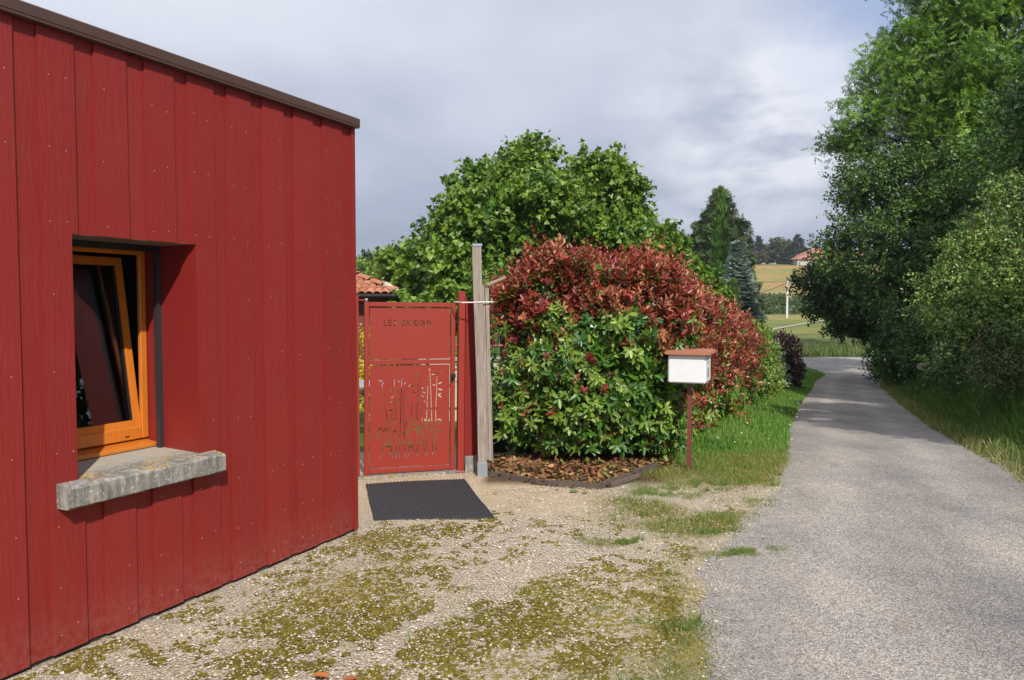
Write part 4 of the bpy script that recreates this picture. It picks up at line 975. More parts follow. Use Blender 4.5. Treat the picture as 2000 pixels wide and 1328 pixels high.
# ------------------------------------------------------------------ bed edging
def plank(a, b, h, th, label, parent=None):
    a, b = Vector(a), Vector(b); L = (b-a).length; bm = B(); box(bm, 0, L, -th/2, th/2, -.06, h)
    bmesh.ops.subdivide_edges(bm, edges=[e for e in bm.edges if e.calc_length() > L*.8], cuts=10)
    for v in bm.verts: v.co += Vector((0, .007*math.sin(v.co.x*6+a.x) + random.gauss(0, .002), .006*math.sin(v.co.x*5+a.y) + random.gauss(0, .002)))
    o = obj('edging_board', bm, M_BORDER, parent); o.location = (a.x, a.y, 0); o.rotation_euler = (0, R(random.uniform(-.6, .6)), math.atan2(b.y-a.y, b.x-a.x)); return tag(o, label, 'board', 'timber edging round the hedge bed')
plank((-.215, 7.46), (.40, 7.03), .045, .03, 'long dark edging board starting at the foot of the timber post')
plank((.33, 7.055), (.80, 6.94), .05, .028, 'dark edging board at the front, ending at the sharp corner of the bed')
plank((.81, 6.95), (1.16, 7.40), .055, .03, 'brown edging board running back from the front corner of the bed')
plank((1.17, 7.42), (1.46, 7.84), .06, .045, 'thick grey edging piece at the right-hand end, nearest the letterbox')
bm = B(); tube(bm, [(.88, 6.99, .02), (1.2, 7.36, .025)], [.035, .03], 8); tag(obj('round_log', bm, M_BORDER), 'short round log lying against the outer side of the bed edging', 'log')
# leaf litter in the bed
r = np.random.default_rng(31); m_ = 5200; xv = -.25 + 1.9*r.random(m_); yv = 6.95 + 1.5*r.random(m_)
fl = np.interp(xv, [-.25, .36, .82, 1.5], [7.50, 7.07, 6.97, 7.9]); kp = yv > fl; xv, yv = xv[kp], yv[kp]; m_ = len(xv)
P = np.stack([xv, yv, ground_z(xv, yv) + .008 + .03*r.random(m_)], 1); D = rdir(m_, r); D[:, 2] *= .3; Nn = np.array([0, 0, 1.]) + .45*r.normal(size=(m_, 3))
pl_ = np.array([(.27, .13, .06), (.15, .085, .045), (.38, .22, .10), (.17, .19, .05), (.08, .05, .03), (.26, .08, .05)]); cc = pl_[r.choice(6, m_, p=[.27, .22, .16, .12, .15, .08])]*(.7+.6*r.random((m_, 1)))
tag(leaf_cloud('leaf_litter', P, D, Nn, .05+.045*r.random(m_), cc, *LEAF6, M_MATTE, W=1.2), 'fallen orange and brown leaves covering the hedge bed', kind='stuff')
def single_leaf(name, x, y, ang, L, c, label, z=.016):
    V = np.array(LEAF6[0])*L; V[:, 2] += .05*L*np.sin(V[:, 0]/L*5); o = npmesh(name, V, LEAF6[1], np.tile(c, (7, 1)), M_MATTE); o.location = (x, y, gz(x, y)+z); o.rotation_euler = (R(random.uniform(-15, 15)), R(random.uniform(-12, 5)), ang)
    o.scale = (1, 1.5, 1); return tag(o, label, 'leaf')
single_leaf('fallen_leaf', -.80, 3.36, 2.9, .09, (.50, .17, .05), 'orange fallen leaf on gravel at the bottom left of the picture')
single_leaf('fallen_leaf', -.745, 3.33, .1, .08, (.36, .12, .05), 'brown-red fallen leaf right beside the orange one on the gravel')
single_leaf('fallen_leaf', .50, 6.78, .4, .10, (.14, .20, .05), 'green fallen leaf on gravel just in front of the bed edging')
single_leaf('fallen_leaf', .66, 6.72, 2.2, .08, (.40, .12, .06), 'reddish fallen leaf on gravel right of the green fallen leaf')
single_leaf('fallen_leaf', .40, 6.86, 1.3, .06, (.26, .10, .06), 'small brown fallen leaf leaning at the edging board')
single_leaf('fallen_leaf', -.17, 6.72, .3, .06, (.34, .12, .06), 'small red-brown fallen leaf on bare earth near the doormat')
single_leaf('fallen_leaf', 2.05, 6.9, .2, .07, (.45, .10, .05), 'small red leaf lying on the left edge of the lane')

# ------------------------------------------------------------------ photinia hedge
hedge = empty('photinia_hedge', (.8, 8.6, 0), 0, 'tall photinia hedge, glossy green below with red young leaves on top', 'hedge')
def hedge_top(x, y):
    """hedge height above datum: highest at the near end, falling along the lane"""
    z = np.interp(y, [7.6, 8.3, 9.2, 10.5, 12.2, 14.5, 17.0], [1.90, 1.99, 1.95, 1.78, 1.52, 1.30, 1.14])
    z = z - .32*smooth01(.25, -.3, x - .48*(y-8.0)) + .07*(fbm(x*1.7, y*1.7, 101, 3)-.5)*2
    return z
def sample_hedge(r):
    S = []
    def add(P, Nn, near_): S.append((P, Nn, near_))
    m = 1900; s = r.random(m); x = -.07 + 1.88*s; y = 8.02 - .22*np.sin(PI*s) + .12*(2*s-1)**2; z = .16 + (hedge_top(x, y)-.05-.16)*r.random(m)**.92
    rz_ = smooth01(.5, 0.05, z); y = y + .16*rz_ + .35*smooth01(hedge_top(x, y)-.4, hedge_top(x, y), z)
    add(np.stack([x, y, z], 1), np.stack([(s-.5)*1.1, -np.ones(m), .25*smooth01(1.6, 2.3, z)], 1), np.ones(m))
    m = 7600; y = 8.1 + 8.9*r.random(m)**1.5; x = xh(y) - .12 + .1*(fbm(y*1.2, y*0, 103, 3)-.5)*2; zg = ground_z(x, y); tp = hedge_top(x, y); z = zg + .12 + (tp-zg-.15)*r.random(m)
    x = x - .35*smooth01(tp-.35, tp, z) - .05*smooth01(.4, .0, z-zg)
    add(np.stack([x, y, z], 1), np.stack([np.ones(m)*.9, -np.ones(m)*.45, .3*smooth01(tp-.6, tp, z)], 1), np.zeros(m))
    m = 5600; y = 8.0 + 9.0*r.random(m)**1.35; f = r.random(m); x = xh(y) - .3 - 1.6*f; x = np.where(y < 8.6, -.2 + 1.9*f, x); z = hedge_top(x, y) - .02
    add(np.stack([x, y, z], 1), np.stack([r.normal(0, .2, m), -np.ones(m)*.3, np.ones(m)], 1), np.ones(m)*.5)
    m = 500; y = 8.0 + 2*r.random(m); x = -.22 + .45*(y-8); z = .2 + (hedge_top(x, y)-.3)*r.random(m)
    add(np.stack([x, y, z], 1), np.stack([-np.ones(m), -np.ones(m)*.5, np.zeros(m)], 1), np.ones(m))
    return S
r = np.random.default_rng(55); LP, LD, LN, LS, LC, LO, LT = [], [], [], [], [], [], []
RED = np.array([(.29, .048, .034), (.35, .085, .048), (.20, .030, .030), (.38, .15, .075)]); GRN = np.array([(.06, .155, .018), (.035, .105, .017), (.12, .235, .028), (.20, .30, .04)])
for P, Nn, nr_ in sample_hedge(r):
    m = len(P); Nn = unit(Nn); dep = np.abs(r.normal(0, .13, m)); dep[r.random(m) < .10] = -.06
    lump = .24*(fbm(P[:, 0]*2.9 + P[:, 1]*1.7, P[:, 2]*3.1 + P[:, 1], 107, 3)-.5)*2
    P = P + Nn*(lump - dep)[:, None]
    isfront = (P[:, 1] < 9.0) & (P[:, 0] < xh(P[:, 1]) + .3)
    h = P[:, 2]; nz = (fbm(P[:, 0]*2.5 + 9, P[:, 2]*2.5 + P[:, 1], 111, 3)-.5)
    zb = np.where(nr_ == 1, 1.44 + 1.1*nz + .28*np.cos((P[:, 0]-.5)*3.0)*0 - .22*smooth01(.45, -.1, P[:, 0]) - .25*smooth01(1.2, 1.8, P[:, 0]), np.where(P[:, 1] < 9.3, 1.30 - .95*smooth01(8.4, 9.2, P[:, 1]), .30 + .8*nz))
    pr = smooth01(zb-.34, zb+.24, h)*np.where(nr_ == 0, .90, .955); pr = np.maximum(pr, np.where(nr_ == 1, .12, .30))
    pr = np.where((nr_ == .5), .95, pr)
    red = r.random(m) < pr
    red &= ~((dep > .22) & (r.random(m) < .5))
    tw = unit(Nn*.65 + np.where(red, .95, .25)[:, None]*np.array([0, 0, 1.]) + r.normal(size=(m, 3))*.42)
    # tall red shoots on top
    shoot = red & (h > hedge_top(P[:, 0], P[:, 1]) - .2) & (r.random(m) < .55)
    nl = 10
    t = (np.arange(nl)+.5)/nl; t = np.tile(t, (m, 1)) + r.normal(0, .05, (m, nl))
    L = np.where(shoot, .27, np.where(red, .12, .10))*(.7+.6*r.random(m))
    PP = P[:, None] + tw[:, None]*(L[:, None]*t)[..., None]
    a = unit(np.cross(tw, np.array([.3, .2, 1.]))); b = np.cross(tw, a); ph = np.arange(nl)*2.4 + r.random((m, 1))*6.28
    rad = a[:, None]*np.cos(ph)[..., None] + b[:, None]*np.sin(ph)[..., None]
    elev = np.where(red, .85, .30)[:, None]*(.5 + .9*t)
    D = rad + tw[:, None]*elev[..., None] + r.normal(size=(m, nl, 3))*.15 - np.where(red, .0, .22)[:, None, None]*np.array([0, 0, 1.])
    NN = tw[:, None]*.9 - rad*.3 + r.normal(size=(m, nl, 3))*.25 + np.array([0, 0, .35])
    sz = np.where(red, .086, .102)[:, None]*(.75 + .5*r.random((m, 1)))*(.6 + .65*r.random((m, nl)))*(1-.25*t)
    ci = r.integers(0, 4, m); young = (r.random(m) < .15)
    base = np.where(red[:, None], RED[ci], GRN[np.minimum(ci, 3)])
    yel = ~red & (r.random(m) < .22*(P[:, 0] < 1.0)); base[yel] = (.17, .25, .045)
    cc = base[:, None]*(1 + r.normal(0, .16, (m, nl, 1)))
    mixl = red[:, None] & (t < .28) & (r.random((m, nl)) < .55); cc[mixl] = (.10, .15, .03)
    LP.append(PP.reshape(-1, 3)); LD.append(D.reshape(-1, 3)); LN.append(NN.reshape(-1, 3)); LS.append(sz.ravel()); LC.append(cc.reshape(-1, 3)); LT.append(np.repeat(red, nl))
    LO.append(np.repeat((-dep + (nr_ == 1)*.02 - .02*(P[:, 1]-8)), nl))
LP, LD, LN, LS, LC, LO, LT = map(np.concatenate, (LP, LD, LN, LS, LC, LO, LT))
hoff = np.array([.8, 8.6, 0])
# the 300 leaves that show largest (outermost, nearest) are parts of their own
score = LO*1.0 + LS*6 - .12*np.abs(LP[:, 1]-7.9); score[LP[:, 1] > 8.5] -= 9; score += r.random(len(score))*.08
top = np.argsort(-score)[:300]; keepm = np.ones(len(LP), bool); keepm[top] = False
vis = (LO > -.33) | (LP[:, 1] < 8.6) & (LO > -.42)
nearm = keepm & vis & (LP[:, 1] < 9.6); farm = keepm & vis & ~nearm & (np.random.default_rng(9).random(len(LP)) < .72)
LS[farm] *= 1.12
for msk, tp_ in ((nearm, LEAF4), (farm, LEAF2)): leaf_cloud('foliage', (LP-hoff)[msk], LD[msk], LN[msk], LS[msk]*(1.0 if tp_ is LEAF4 else .95), LC[msk], *tp_, M_GLOSSY, hedge, .85 if tp_ is LEAF2 else 1.1)['kind'] = 'stuff'
lm = {}
for key, c in (('red', (.30, .05, .042)), ('green', (.06, .15, .018)), ('lime', (.15, .24, .035))):
    me = bpy.data.meshes.new('leaf'); me.from_pydata(LEAF6[0], [], LEAF6[1]); me.update(); me.materials.append(m_leafc(key+'_photinia_leaf', c)); lm[key] = me
for i in top:
    d = Vector(LD[i]).normalized(); s_ = Vector(LN[i]).cross(d).normalized(); nn = d.cross(s_)
    o = link('leaf', lm['red' if LT[i] else ('lime' if LC[i][0] > .1 else 'green')], None, hedge)
    M_ = Matrix((d, s_, nn)).transposed().to_4x4(); M_.translation = Vector(LP[i]-hoff); o.matrix_local = M_ @ Matrix.Scale(float(LS[i]), 4)
# inner stems; heart leaves with the shade inside the hedge put into their colour
bm = B()
for k in range(46):
    y_ = 8.25 + 8.5*random.random()**1.3; x_ = float(xh(y_)) - random.uniform(.35, 1.2) if y_ > 8.9 else random.uniform(.05, 1.5); zg = gz(x_, y_)
    for q in range(3):
        e = Vector((x_+random.uniform(-.3, .3), y_+random.uniform(-.3, .3), float(hedge_top(np.array([x_]), np.array([y_]))[0])-.25)); tube(bm, [Vector((x_, y_, zg-.05))-Vector(hoff), Vector((x_, y_, zg+.5)).lerp(e, .2)-Vector(hoff), e-Vector(hoff)], [.022, .014, .005], 5, False)
obj('stems', bm, M_BARK, hedge)
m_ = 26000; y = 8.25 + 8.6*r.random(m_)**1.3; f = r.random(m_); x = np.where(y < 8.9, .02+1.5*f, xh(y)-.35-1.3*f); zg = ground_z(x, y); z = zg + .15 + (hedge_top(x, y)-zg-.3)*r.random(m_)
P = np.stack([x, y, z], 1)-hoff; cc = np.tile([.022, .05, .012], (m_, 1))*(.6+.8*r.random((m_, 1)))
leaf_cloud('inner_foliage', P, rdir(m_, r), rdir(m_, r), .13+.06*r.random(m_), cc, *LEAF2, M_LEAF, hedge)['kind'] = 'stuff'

def shrub(name, label, cat, cx, cy, blobs, ntw, nl, tl, ls, cols, tmpl=LEAF2, mt=None, seed=1, group=None, wood=.03, **kw):
    e = empty(name, (cx, cy, gz(cx, cy)), 0, label, cat, group); e_ = Vector(e.location)
    bb = [(b[0]-e_.x, b[1]-e_.y, b[2]-e_.z, b[3], b[4], b[5]) for b in blobs]
    make_crown('crown', bb, ntw, nl, tl, ls, cols, tmpl, mt or M_LEAF, e, seed=seed, **kw)
    if wood: make_wood((0, 0, 0), bb, wood, e, seed, sub=4)
    return e
# shrubs ending the hedge row
def row_blobs(y0, y1, k, h0, w_, inset=.5):
    out = []
    for i in range(k):
        y = y0 + (y1-y0)*(i+.5)/k; x = float(xh(y)) - inset; g_ = gz(x, y)
        out += [(x, y, g_ + h0*.33, w_, w_, h0*.36), (x-.05, y+.1, g_ + h0*.68, w_*.9, w_*.9, h0*.34)]
    return out
shrub('laurel_shrub', 'light yellow-green shrub following the red part of the hedge row', 'shrub', float(xh(17.8))-.5, 17.8, row_blobs(16.3, 19.6, 4, 1.72, .62), 1900, 12, .14, .085, ((.10, .20, .03), (.24, .33, .06)), mt=M_GLOSSY, seed=61, shell=.75, gap=.1, topc=((.30, .08, .05), .05))
shrub('variegated_shrub', 'small silvery variegated shrub near the far end of the hedge row', 'shrub', float(xh(20.6))-.3, 20.6, row_blobs(19.8, 21.2, 2, 1.45, .55, .4), 800, 12, .12, .07, ((.13, .2, .09), (.42, .47, .30)), seed=62, shell=.75, gap=.1)
shrub('purple_shrub', 'dark purple-leaved shrub closing the hedge row', 'shrub', float(xh(23))-.3, 23.0, row_blobs(21.8, 24.4, 3, 1.55, .65, .35), 1300, 12, .15, .08, ((.016, .006, .008), (.05, .014, .018)), seed=63, shell=.7, gap=.1)  # purple leaf colour deepened further, the shade on the shrub put into it

# ------------------------------------------------------------------ letterbox
mb = empty('letterbox', (1.764, 7.73, 0), R(-22), 'white metal letterbox under a terracotta tile on a thin red-brown pole', 'letterbox')
bm = B(); box(bm, -.019, .019, -.004, .0, -.1, .885); box(bm, -.019, -.014, .0005, .03, -.1, .885); box(bm, .014, .019, .0005, .03, -.1, .885); obj('pole', bm, M_POLEMET, mb)
bm = B(); box(bm, -.19, .175, -.14, .20, .887, 1.165)
bmesh.ops.bevel(bm, geom=[e for e in bm.edges], offset=.012, segments=3, affect='EDGES'); bx_ = obj('box', bm, M_MBOX, mb)
bm = B(); box(bm, .1755, .1785, -.125, .18, .905, 1.15); sp_ = obj('side_door', bm, M_MBOX, mb, bevel=.002)
bm = B(); box(bm, .179, .181, -.02, .02, .945, 1.03); obj('name_slot', bm, M_DARKMET, sp_)
bm = B(); box(bm, .179, .181, -.03, .0, 1.075, 1.10); obj('letter_slit', bm, M_BLACK, sp_)
bm = B(); box(bm, .179, .183, -.05, -.02, 1.12, 1.135); obj('lock', bm, M_DARKMET, sp_)
bm = B(); prof = [(-.215, 1.172), (-.215, 1.192), (-.20, 1.202), (-.05, 1.204), (-.045, 1.198), (.03, 1.200), (.035, 1.208), (.20, 1.206), (.215, 1.198), (.222, 1.172), (.20, 1.168), (-.20, 1.168)]
lo = [bm.verts.new((x, -.185, z)) for x, z in prof]; hi = [bm.verts.new((x, .24, z+.004)) for x, z in prof]
bm.faces.new(lo); bm.faces.new(hi[::-1])
for i in range(len(prof)): bm.faces.new((lo[i], lo[(i+1) % len(prof)], hi[(i+1) % len(prof)], hi[i]))
obj('roof_tile', bm, M_TILE, mb)

# ------------------------------------------------------------------ garden seen behind the gate
gw = empty('garden_wall', at(965, 735, 13.0), 0, 'low beige rendered garden wall with grey coping behind the timber post', 'wall'); gw.location.z = gz(-.3, 13)
bm = B(); box(bm, -1.2, 2.6, -.1, .1, -.1, 1.0); obj('wall_body', bm, M_RENDER, gw)
bm = B(); box(bm, -1.25, 2.65, -.14, .14, 1.002, 1.06); obj('coping', bm, M_COPING, gw, bevel=.006)
p = at(955, 674, 11.6); rl = empty('garden_rail', (p.x, 11.6, gz(p.x, 11.6)), 0, 'thin red metal rail seen behind the timber post', 'railing')
zt = p.z - rl.location.z
bm = B(); tube(bm, [(-1.6, 0, zt), (1.6, 0, zt)], .017, 8); obj('top_rail', bm, M_GATE, rl)
for x_ in (-1.55, .0, 1.5):
    bm = B(); tube(bm, [(x_, 0, -.1), (x_, 0, zt-.017)], .014, 8); obj('rail_post', bm, M_GATE, rl)
p = at(975, 765, 10.6); pz_ = gz(p.x, 10.6); pt = empty('planter', (p.x, 10.6, pz_), 0, 'long red planter trough behind the timber post', 'planter')
bm = B(); vs = box(bm, -.5, .75, -.15, .15, .35, .68)
for v in vs:
    if v.co.z < .5: v.co.y *= .8; v.co.x *= .96
obj('trough', bm, M_GATE, pt, bevel=.008)
bm = B(); box(bm, -.45, -.40, -.12, .12, 0, .349); box(bm, .62, .67, -.12, .12, 0, .349); obj('stand', bm, M_DARKMET, pt)
make_crown('foliage', [(x_, 0, .82, .22, .16, .2) for x_ in (-.35, 0, .35, .6)], 160, 9, .12, .06, ((.06, .14, .02), (.2, .28, .06)), LEAF2, M_LEAF, pt, seed=71)
p = at(966, 900, 9.0); bn = empty('bin', (p.x, 9.1, gz(p.x, 9.1)), R(10), 'black lidded bin standing between timber post and hedge', 'bin')
bm = B(); vs = box(bm, -.16, .16, -.16, .16, 0, .62)
for v in vs:
    if v.co.z < .1: v.co.x *= .8; v.co.y *= .8
obj('bin_body', bm, M_BLACK, bn, bevel=.01)
bm = B(); box(bm, -.175, .175, -.175, .175, .622, .665); obj('lid', bm, M_BLACK, bn, bevel=.01)
# left slit and through the cut-outs
p = at(700, 735, 10.4); gt = empty('garden_table', (p.x-.1, 10.5, gz(p.x, 10.4)), R(12), 'grey garden table on the terrace behind the gate', 'table')
bm = B(); box(bm, -.6, .75, -.4, .4, .70, .735); obj('table_top', bm, m_simple('grey_table', (.30, .33, .35), .5), gt, bevel=.006)
for x_ in (-.52, .67):
    for y_ in (-.34, .34): bm = B(); box(bm, x_-.025, x_+.025, y_-.025, y_+.025, 0, .699); obj('leg', bm, M_DARKMET, gt)
p = at(700, 655, 12.4); shrub('golden_shrub', 'golden-yellow leafed shrub in the slit between building and gate', 'shrub', p.x-.2, 12.4, [(p.x-.25, 12.4, .3, .65, .5, .55), (p.x+.1, 12.5, .75, .5, .5, .5)], 500, 10, .14, .07, ((.35, .33, .03), (.6, .5, .05)), seed=72, shell=.5)
p = at(800, 690, 13.5); shrub('garden_shrub', 'rounded green shrub hidden behind the upper gate panel', 'shrub', p.x, 13.5, [(p.x, 13.5, .3, .9, .6, .75), (p.x+.9, 13.7, .2, .7, .6, .65)], 700, 10, .16, .08, ((.08, .16, .03), (.2, .28, .05)), seed=73)

# tiled-roof house behind the gate
hc = Vector((-2.93, 20.0, 1.93)); hg = gz(-4, 20)
hs = empty('tiled_house', (hc.x, hc.y, hg), 0, 'low dark red house with terracotta tiled hip roof behind the gate', 'house')
ez = hc.z - hg; pit = .36
bm = B(); box(bm, -7.0, -.45, .45, 5.5, -.1, ez-.08); obj('wall', bm, M_RWALL, hs)
bm = B(); box(bm, -7.4, .02, .0, .45, ez-.10, ez-.04); box(bm, -.45, .02, .451, 6, ez-.10, ez-.04); obj('soffit', bm, M_RWALL, hs)
ov = 3.0
bm = B(); A = [(-7.4, 0, ez-.035), (.0, 0, ez-.035), (.0, 6, ez-.035), (-7.4, 6, ez-.035)]; Rg = [(-4.4, 3, ez+3*pit-.035), (-3.0, 3, ez+3*pit-.035)]
v = [bm.verts.new(p_) for p_ in A + Rg]
for f in ((0, 1, 5, 4), (1, 2, 5), (2, 3, 4, 5), (3, 0, 4), (3, 2, 1, 0)): bm.faces.new([v[i] for i in f])
rf = obj('roof', bm, M_TILE, hs)
# single canal tiles, nearest the eye
tm_ = B(); K = 6; L_ = .40
for z_in in (0, ):
    ring0 = [tm_.verts.new((.105*math.cos(PI*i/K), 0, .07*math.sin(PI*i/K))) for i in range(K+1)]; ring1 = [tm_.verts.new((.085*math.cos(PI*i/K), L_, .055*math.sin(PI*i/K)-.0)) for i in range(K+1)]
    in0 = [tm_.verts.new((.088*math.cos(PI*i/K), 0, .055*math.sin(PI*i/K))) for i in range(K+1)]
for i in range(K): tm_.faces.new((ring0[i], ring0[i+1], ring1[i+1], ring1[i])); tm_.faces.new((ring0[i+1], ring0[i], in0[i], in0[i+1]))
bmesh.ops.recalc_face_normals(tm_, faces=tm_.faces); tme = bpy.data.meshes.new('tile'); tm_.to_mesh(tme); tm_.free(); tme.materials.append(M_TILE)
for p_ in tme.polygons: p_.use_smooth = True
sl_ = math.atan(pit); step = .34
for row in range(7):
    for c_ in range(17):
        x_ = -.12 - c_*.2; y_ = -.04 + row*step*math.cos(sl_)
        if x_ > -y_-.02: continue
        o = link('tile', tme, None, rf); o.location = (x_, y_, ez + y_*pit + .0 + .012); o.rotation_euler = (sl_-.03, random.uniform(-.02, .02), random.uniform(-.02, .02))
for k in range(8):
    t0 = k*.42; o = link('tile', tme, M_TILE, rf); o.name = 'ridge_tile'; o.location = (-t0+.02, t0-.02, ez + t0*pit + .075); o.rotation_euler = (math.atan(pit/1.414)-.02, 0, R(45)); o.scale = (1.15, 1.3, 1.1)
bm = B(); tube(bm, [(.06, -.06, ez+.02), (-.35, .35, ez+.02+.35*pit+.07)], [.07, .10], 8); obj('mortar', bm, M_MORTAR, rf, True)
bm = B(); prof = [(.07*math.cos(PI+PI*i/8), .07*math.sin(PI+PI*i/8)) for i in range(9)] + [(.062, 0), (-.062, 0)]
lo = [bm.verts.new((-7.4, -.09+a, ez-.03+b)) for a, b in prof]; hi = [bm.verts.new((.24, -.09+a, ez-.03+b)) for a, b in prof]
bm.faces.new(lo); bm.faces.new(hi[::-1])
for i in range(len(prof)): bm.faces.new((lo[i], lo[(i+1) % len(prof)], hi[(i+1) % len(prof)], hi[i]))
gu = obj('gutter', bm, M_GUTTER, hs, False)
for k in range(4):
    bm = B(); tube(bm, [(-.1-k*.6, -.165, ez-.02), (-.1-k*.6, -.15, ez-.075), (-.1-k*.6, -.09, ez-.104)], .006, 5); obj('bracket', bm, M_STEEL, gu)

# ------------------------------------------------------------------ trees behind the hedge
def tree(name, label, cat, base, blobs, ntw, nl, tl, ls, cols, tmpl, mt, r0, seed, sub=5, trunk_top=None, **kw):
    bx, by = base; e = empty(name, (bx, by, gz(bx, by)), 0, label, cat); el = Vector(e.location)
    bb = [(b[0]-el.x, b[1]-el.y, b[2]-el.z, b[3], b[4], b[5]) for b in blobs]
    make_crown('crown', bb, ntw, nl, tl, ls, cols, tmpl, mt, e, seed=seed, **kw)
    make_wood((0, 0, 0), bb, r0, e, seed, sub=sub, trunk_to=trunk_top)
    return e
PLC = ((.042, .125, .014), (.24, .36, .045))
b1 = blobs_px([(985, 360, 19, .85, .6), (1030, 375, 19, .62, .6), (1015, 320, 18.8, .42, .40), (1058, 318, 19, .34, .36), (930, 400, 18.6, .85, .75), (1010, 420, 18.2, 1.1, .9), (885, 455, 18.4, .65, .65), (960, 490, 17.8, 1.1, .9), (890, 510, 17.8, .8, .75), (1070, 430, 18.6, .9, .9), (868, 535, 17.8, .5, .5), (920, 580, 17.4, 1.1, .8), (1010, 570, 17.4, 1.0, .8), (850, 605, 17.2, .7, .5)])
tree('plane_tree', 'left of two leafy plane trees, its spiky double top nearest the red gate', 'tree', (at(985, 700, 18.3).x, 18.3), b1, 4300, 15, .36, .122, PLC, PLANE4, M_LEAF, .13, 81, gap=.25, shell=.3, clump=7, sub=5, spread=.75, topc=((.34, .28, .06), .008))
b2 = blobs_px([(1172, 338, 20, .60, .50), (1180, 362, 20, .85, .55), (1152, 388, 20, .65, .55), (1208, 388, 20, .7, .55), (1115, 432, 19.5, .6, .5), (1238, 425, 20, .65, .6), (1180, 440, 19.4, 1.2, .9), (1270, 480, 20, .65, .65), (1230, 500, 19.5, 1.0, .8), (1140, 490, 19.2, 1.0, .8), (1290, 530, 20, .55, .6), (1280, 500, 20, .4, .4), (1200, 560, 19.3, 1.3, .8)])
tree('plane_tree', 'right of two leafy plane trees, rising straight behind the red hedge top', 'tree', (at(1190, 700, 20).x, 20.0), b2, 3900, 15, .36, .122, PLC, PLANE4, M_LEAF, .13, 82, gap=.25, shell=.3, clump=7, spread=.75)
b3 = blobs_px([(792, 512, 21, .42, .38), (785, 548, 21, .4, .34), (832, 515, 20.5, .36, .34), (825, 565, 20.5, .6, .42), (765, 515, 21, .2, .2)])
tree('young_plane_tree', 'small open-crowned tree showing twigs left of the big plane trees', 'tree', (at(800, 700, 20.8).x, 20.8), b3, 380, 11, .36, .15, PLC, PLANE5, M_LEAF, .06, 83, sub=9, gap=.35, shell=.35, spread=.8)
b4 = blobs_px([(708, 530, 34, .5, .4), (740, 545, 34, .7, .5), (775, 560, 34, .8, .5)])
tree('garden_tree', 'bright light green bush above the tiled roof', 'tree', (at(735, 600, 34).x, 34), b4, 500, 12, .3, .14, ((.12, .22, .03), (.26, .36, .06)), LEAF2, M_LEAF, .06, 84)
b5 = blobs_px([(722, 525, 70, .9, 1.2), (735, 535, 70, 1.0, .9)])
tree('dark_tree', 'dark little tree tip standing before the distant ridge', 'tree', (at(725, 560, 70).x, 70), b5, 350, 10, .5, .35, ((.025, .05, .02), (.05, .09, .03)), LEAF2, M_LEAF, .12, 85)
b6 = blobs_px([(1335, 540, 24, .55, .5), (1365, 560, 24, .5, .5), (1322, 500, 24, .25, .3), (1385, 590, 24, .5, .4)])
tree('leafy_sapling', 'light green sapling between the plane trees and the cypress', 'tree', (at(1350, 700, 24).x, 24), b6, 420, 12, .3, .14, PLC, PLANE5, M_LEAF, .05, 86)
bl = []
for px, py, rr in [(1330, 480, 1.6), (1345, 500, 1.8), (1322, 512, 1.8)]: c_ = at(px, py, 120); bl.append((c_.x, 120, c_.z, rr, rr, rr))
tree('far_tree', 'dark far tree peeping out right of the plane trees', 'tree', (at(1335, 520, 120).x, 120), bl, 400, 9, .8, .55, ((.025, .05, .025), (.05, .09, .04)), LEAF2, M_LEAF, .2, 87)

# conifers
def conifer_fans(name, px, top_y, base_y, Yd, halfw, n_lv, per, droop, cols, label, cat, fan=.5, seed=1, prof=None, r0=.14, fl=None):
    """whorled conifer: branches with flat sprays, one crown mesh and a trunk"""
    r = np.random.default_rng(seed); tp = at(px, top_y, Yd); bt = at(px, base_y, Yd); g_ = gz(tp.x, Yd)
    e = empty(name, (tp.x, Yd, g_), 0, label, cat); Ht = tp.z - g_; zb_ = max(.1, bt.z - g_)
    P, D, Nn, S, Cc = [], [], [], [], []; bmw = B()
    for lv in range(n_lv):
        f = (lv + .5)/n_lv; z = Ht - (Ht - zb_)*f
        w_ = halfw*(prof(f) if prof else (f**.75))
        for k in range(per):
            a = r.random()*2*PI; wl = w_*(.72 + .4*r.random()); ns = max(2, int(wl/.16*fan)); dr = np.array([math.cos(a), math.sin(a), 0])
            zz0 = z + r.normal(0, (Ht-zb_)/n_lv*.35)
            tube(bmw, [(0, 0, zz0), tuple(dr*wl*.9 + np.array([0, 0, zz0 - droop*wl*.8]))], [.02*wl+.004, .004], 3, False)
            for q in range(ns):
                t_ = (q + .6)/ns; 
                for s_ in range(3):
                    side = np.array([-dr[1], dr[0], 0])*r.normal(0, .28)*wl*(1.1-t_*.6)
                    P.append(dr*wl*t_ + side + np.array([0, 0, zz0 - droop*wl*t_*t_ + r.normal(0, .03*wl)]))
                    D.append(dr + np.array([-dr[1], dr[0], 0])*r.normal(0, .7) + np.array([0, 0, r.normal(-.1*droop, .25)])); Nn.append(np.array([0, 0, 1]) + r.normal(size=3)*.3)
                    S.append((fl or .34)*(.7+.6*r.random())); t2 = np.clip(r.normal(.25 + .5*t_, .25), 0, 1); Cc.append(np.array(cols[0])*(1-t2) + np.array(cols[1])*t2)
    leaf_cloud('crown', np.array(P), np.array(D), np.array(Nn), np.array(S), np.array(Cc), *FROND, M_NEEDLE, e)
    tube(bmw, [(0, 0, -.2), (0, 0, Ht*.6), (0, 0, Ht*.98)], [r0, r0*.6, .01], 8); obj('trunk', bmw, M_BARK, e)
    return e
conifer_fans('blue_spruce', 1442, 474, 645, 31, 1.02, 28, 30, .35, ((.12, .18, .15), (.42, .52, .48)), 'silver-blue spruce right of the narrow cypress', 'spruce', seed=91, fl=.24, fan=1.0)
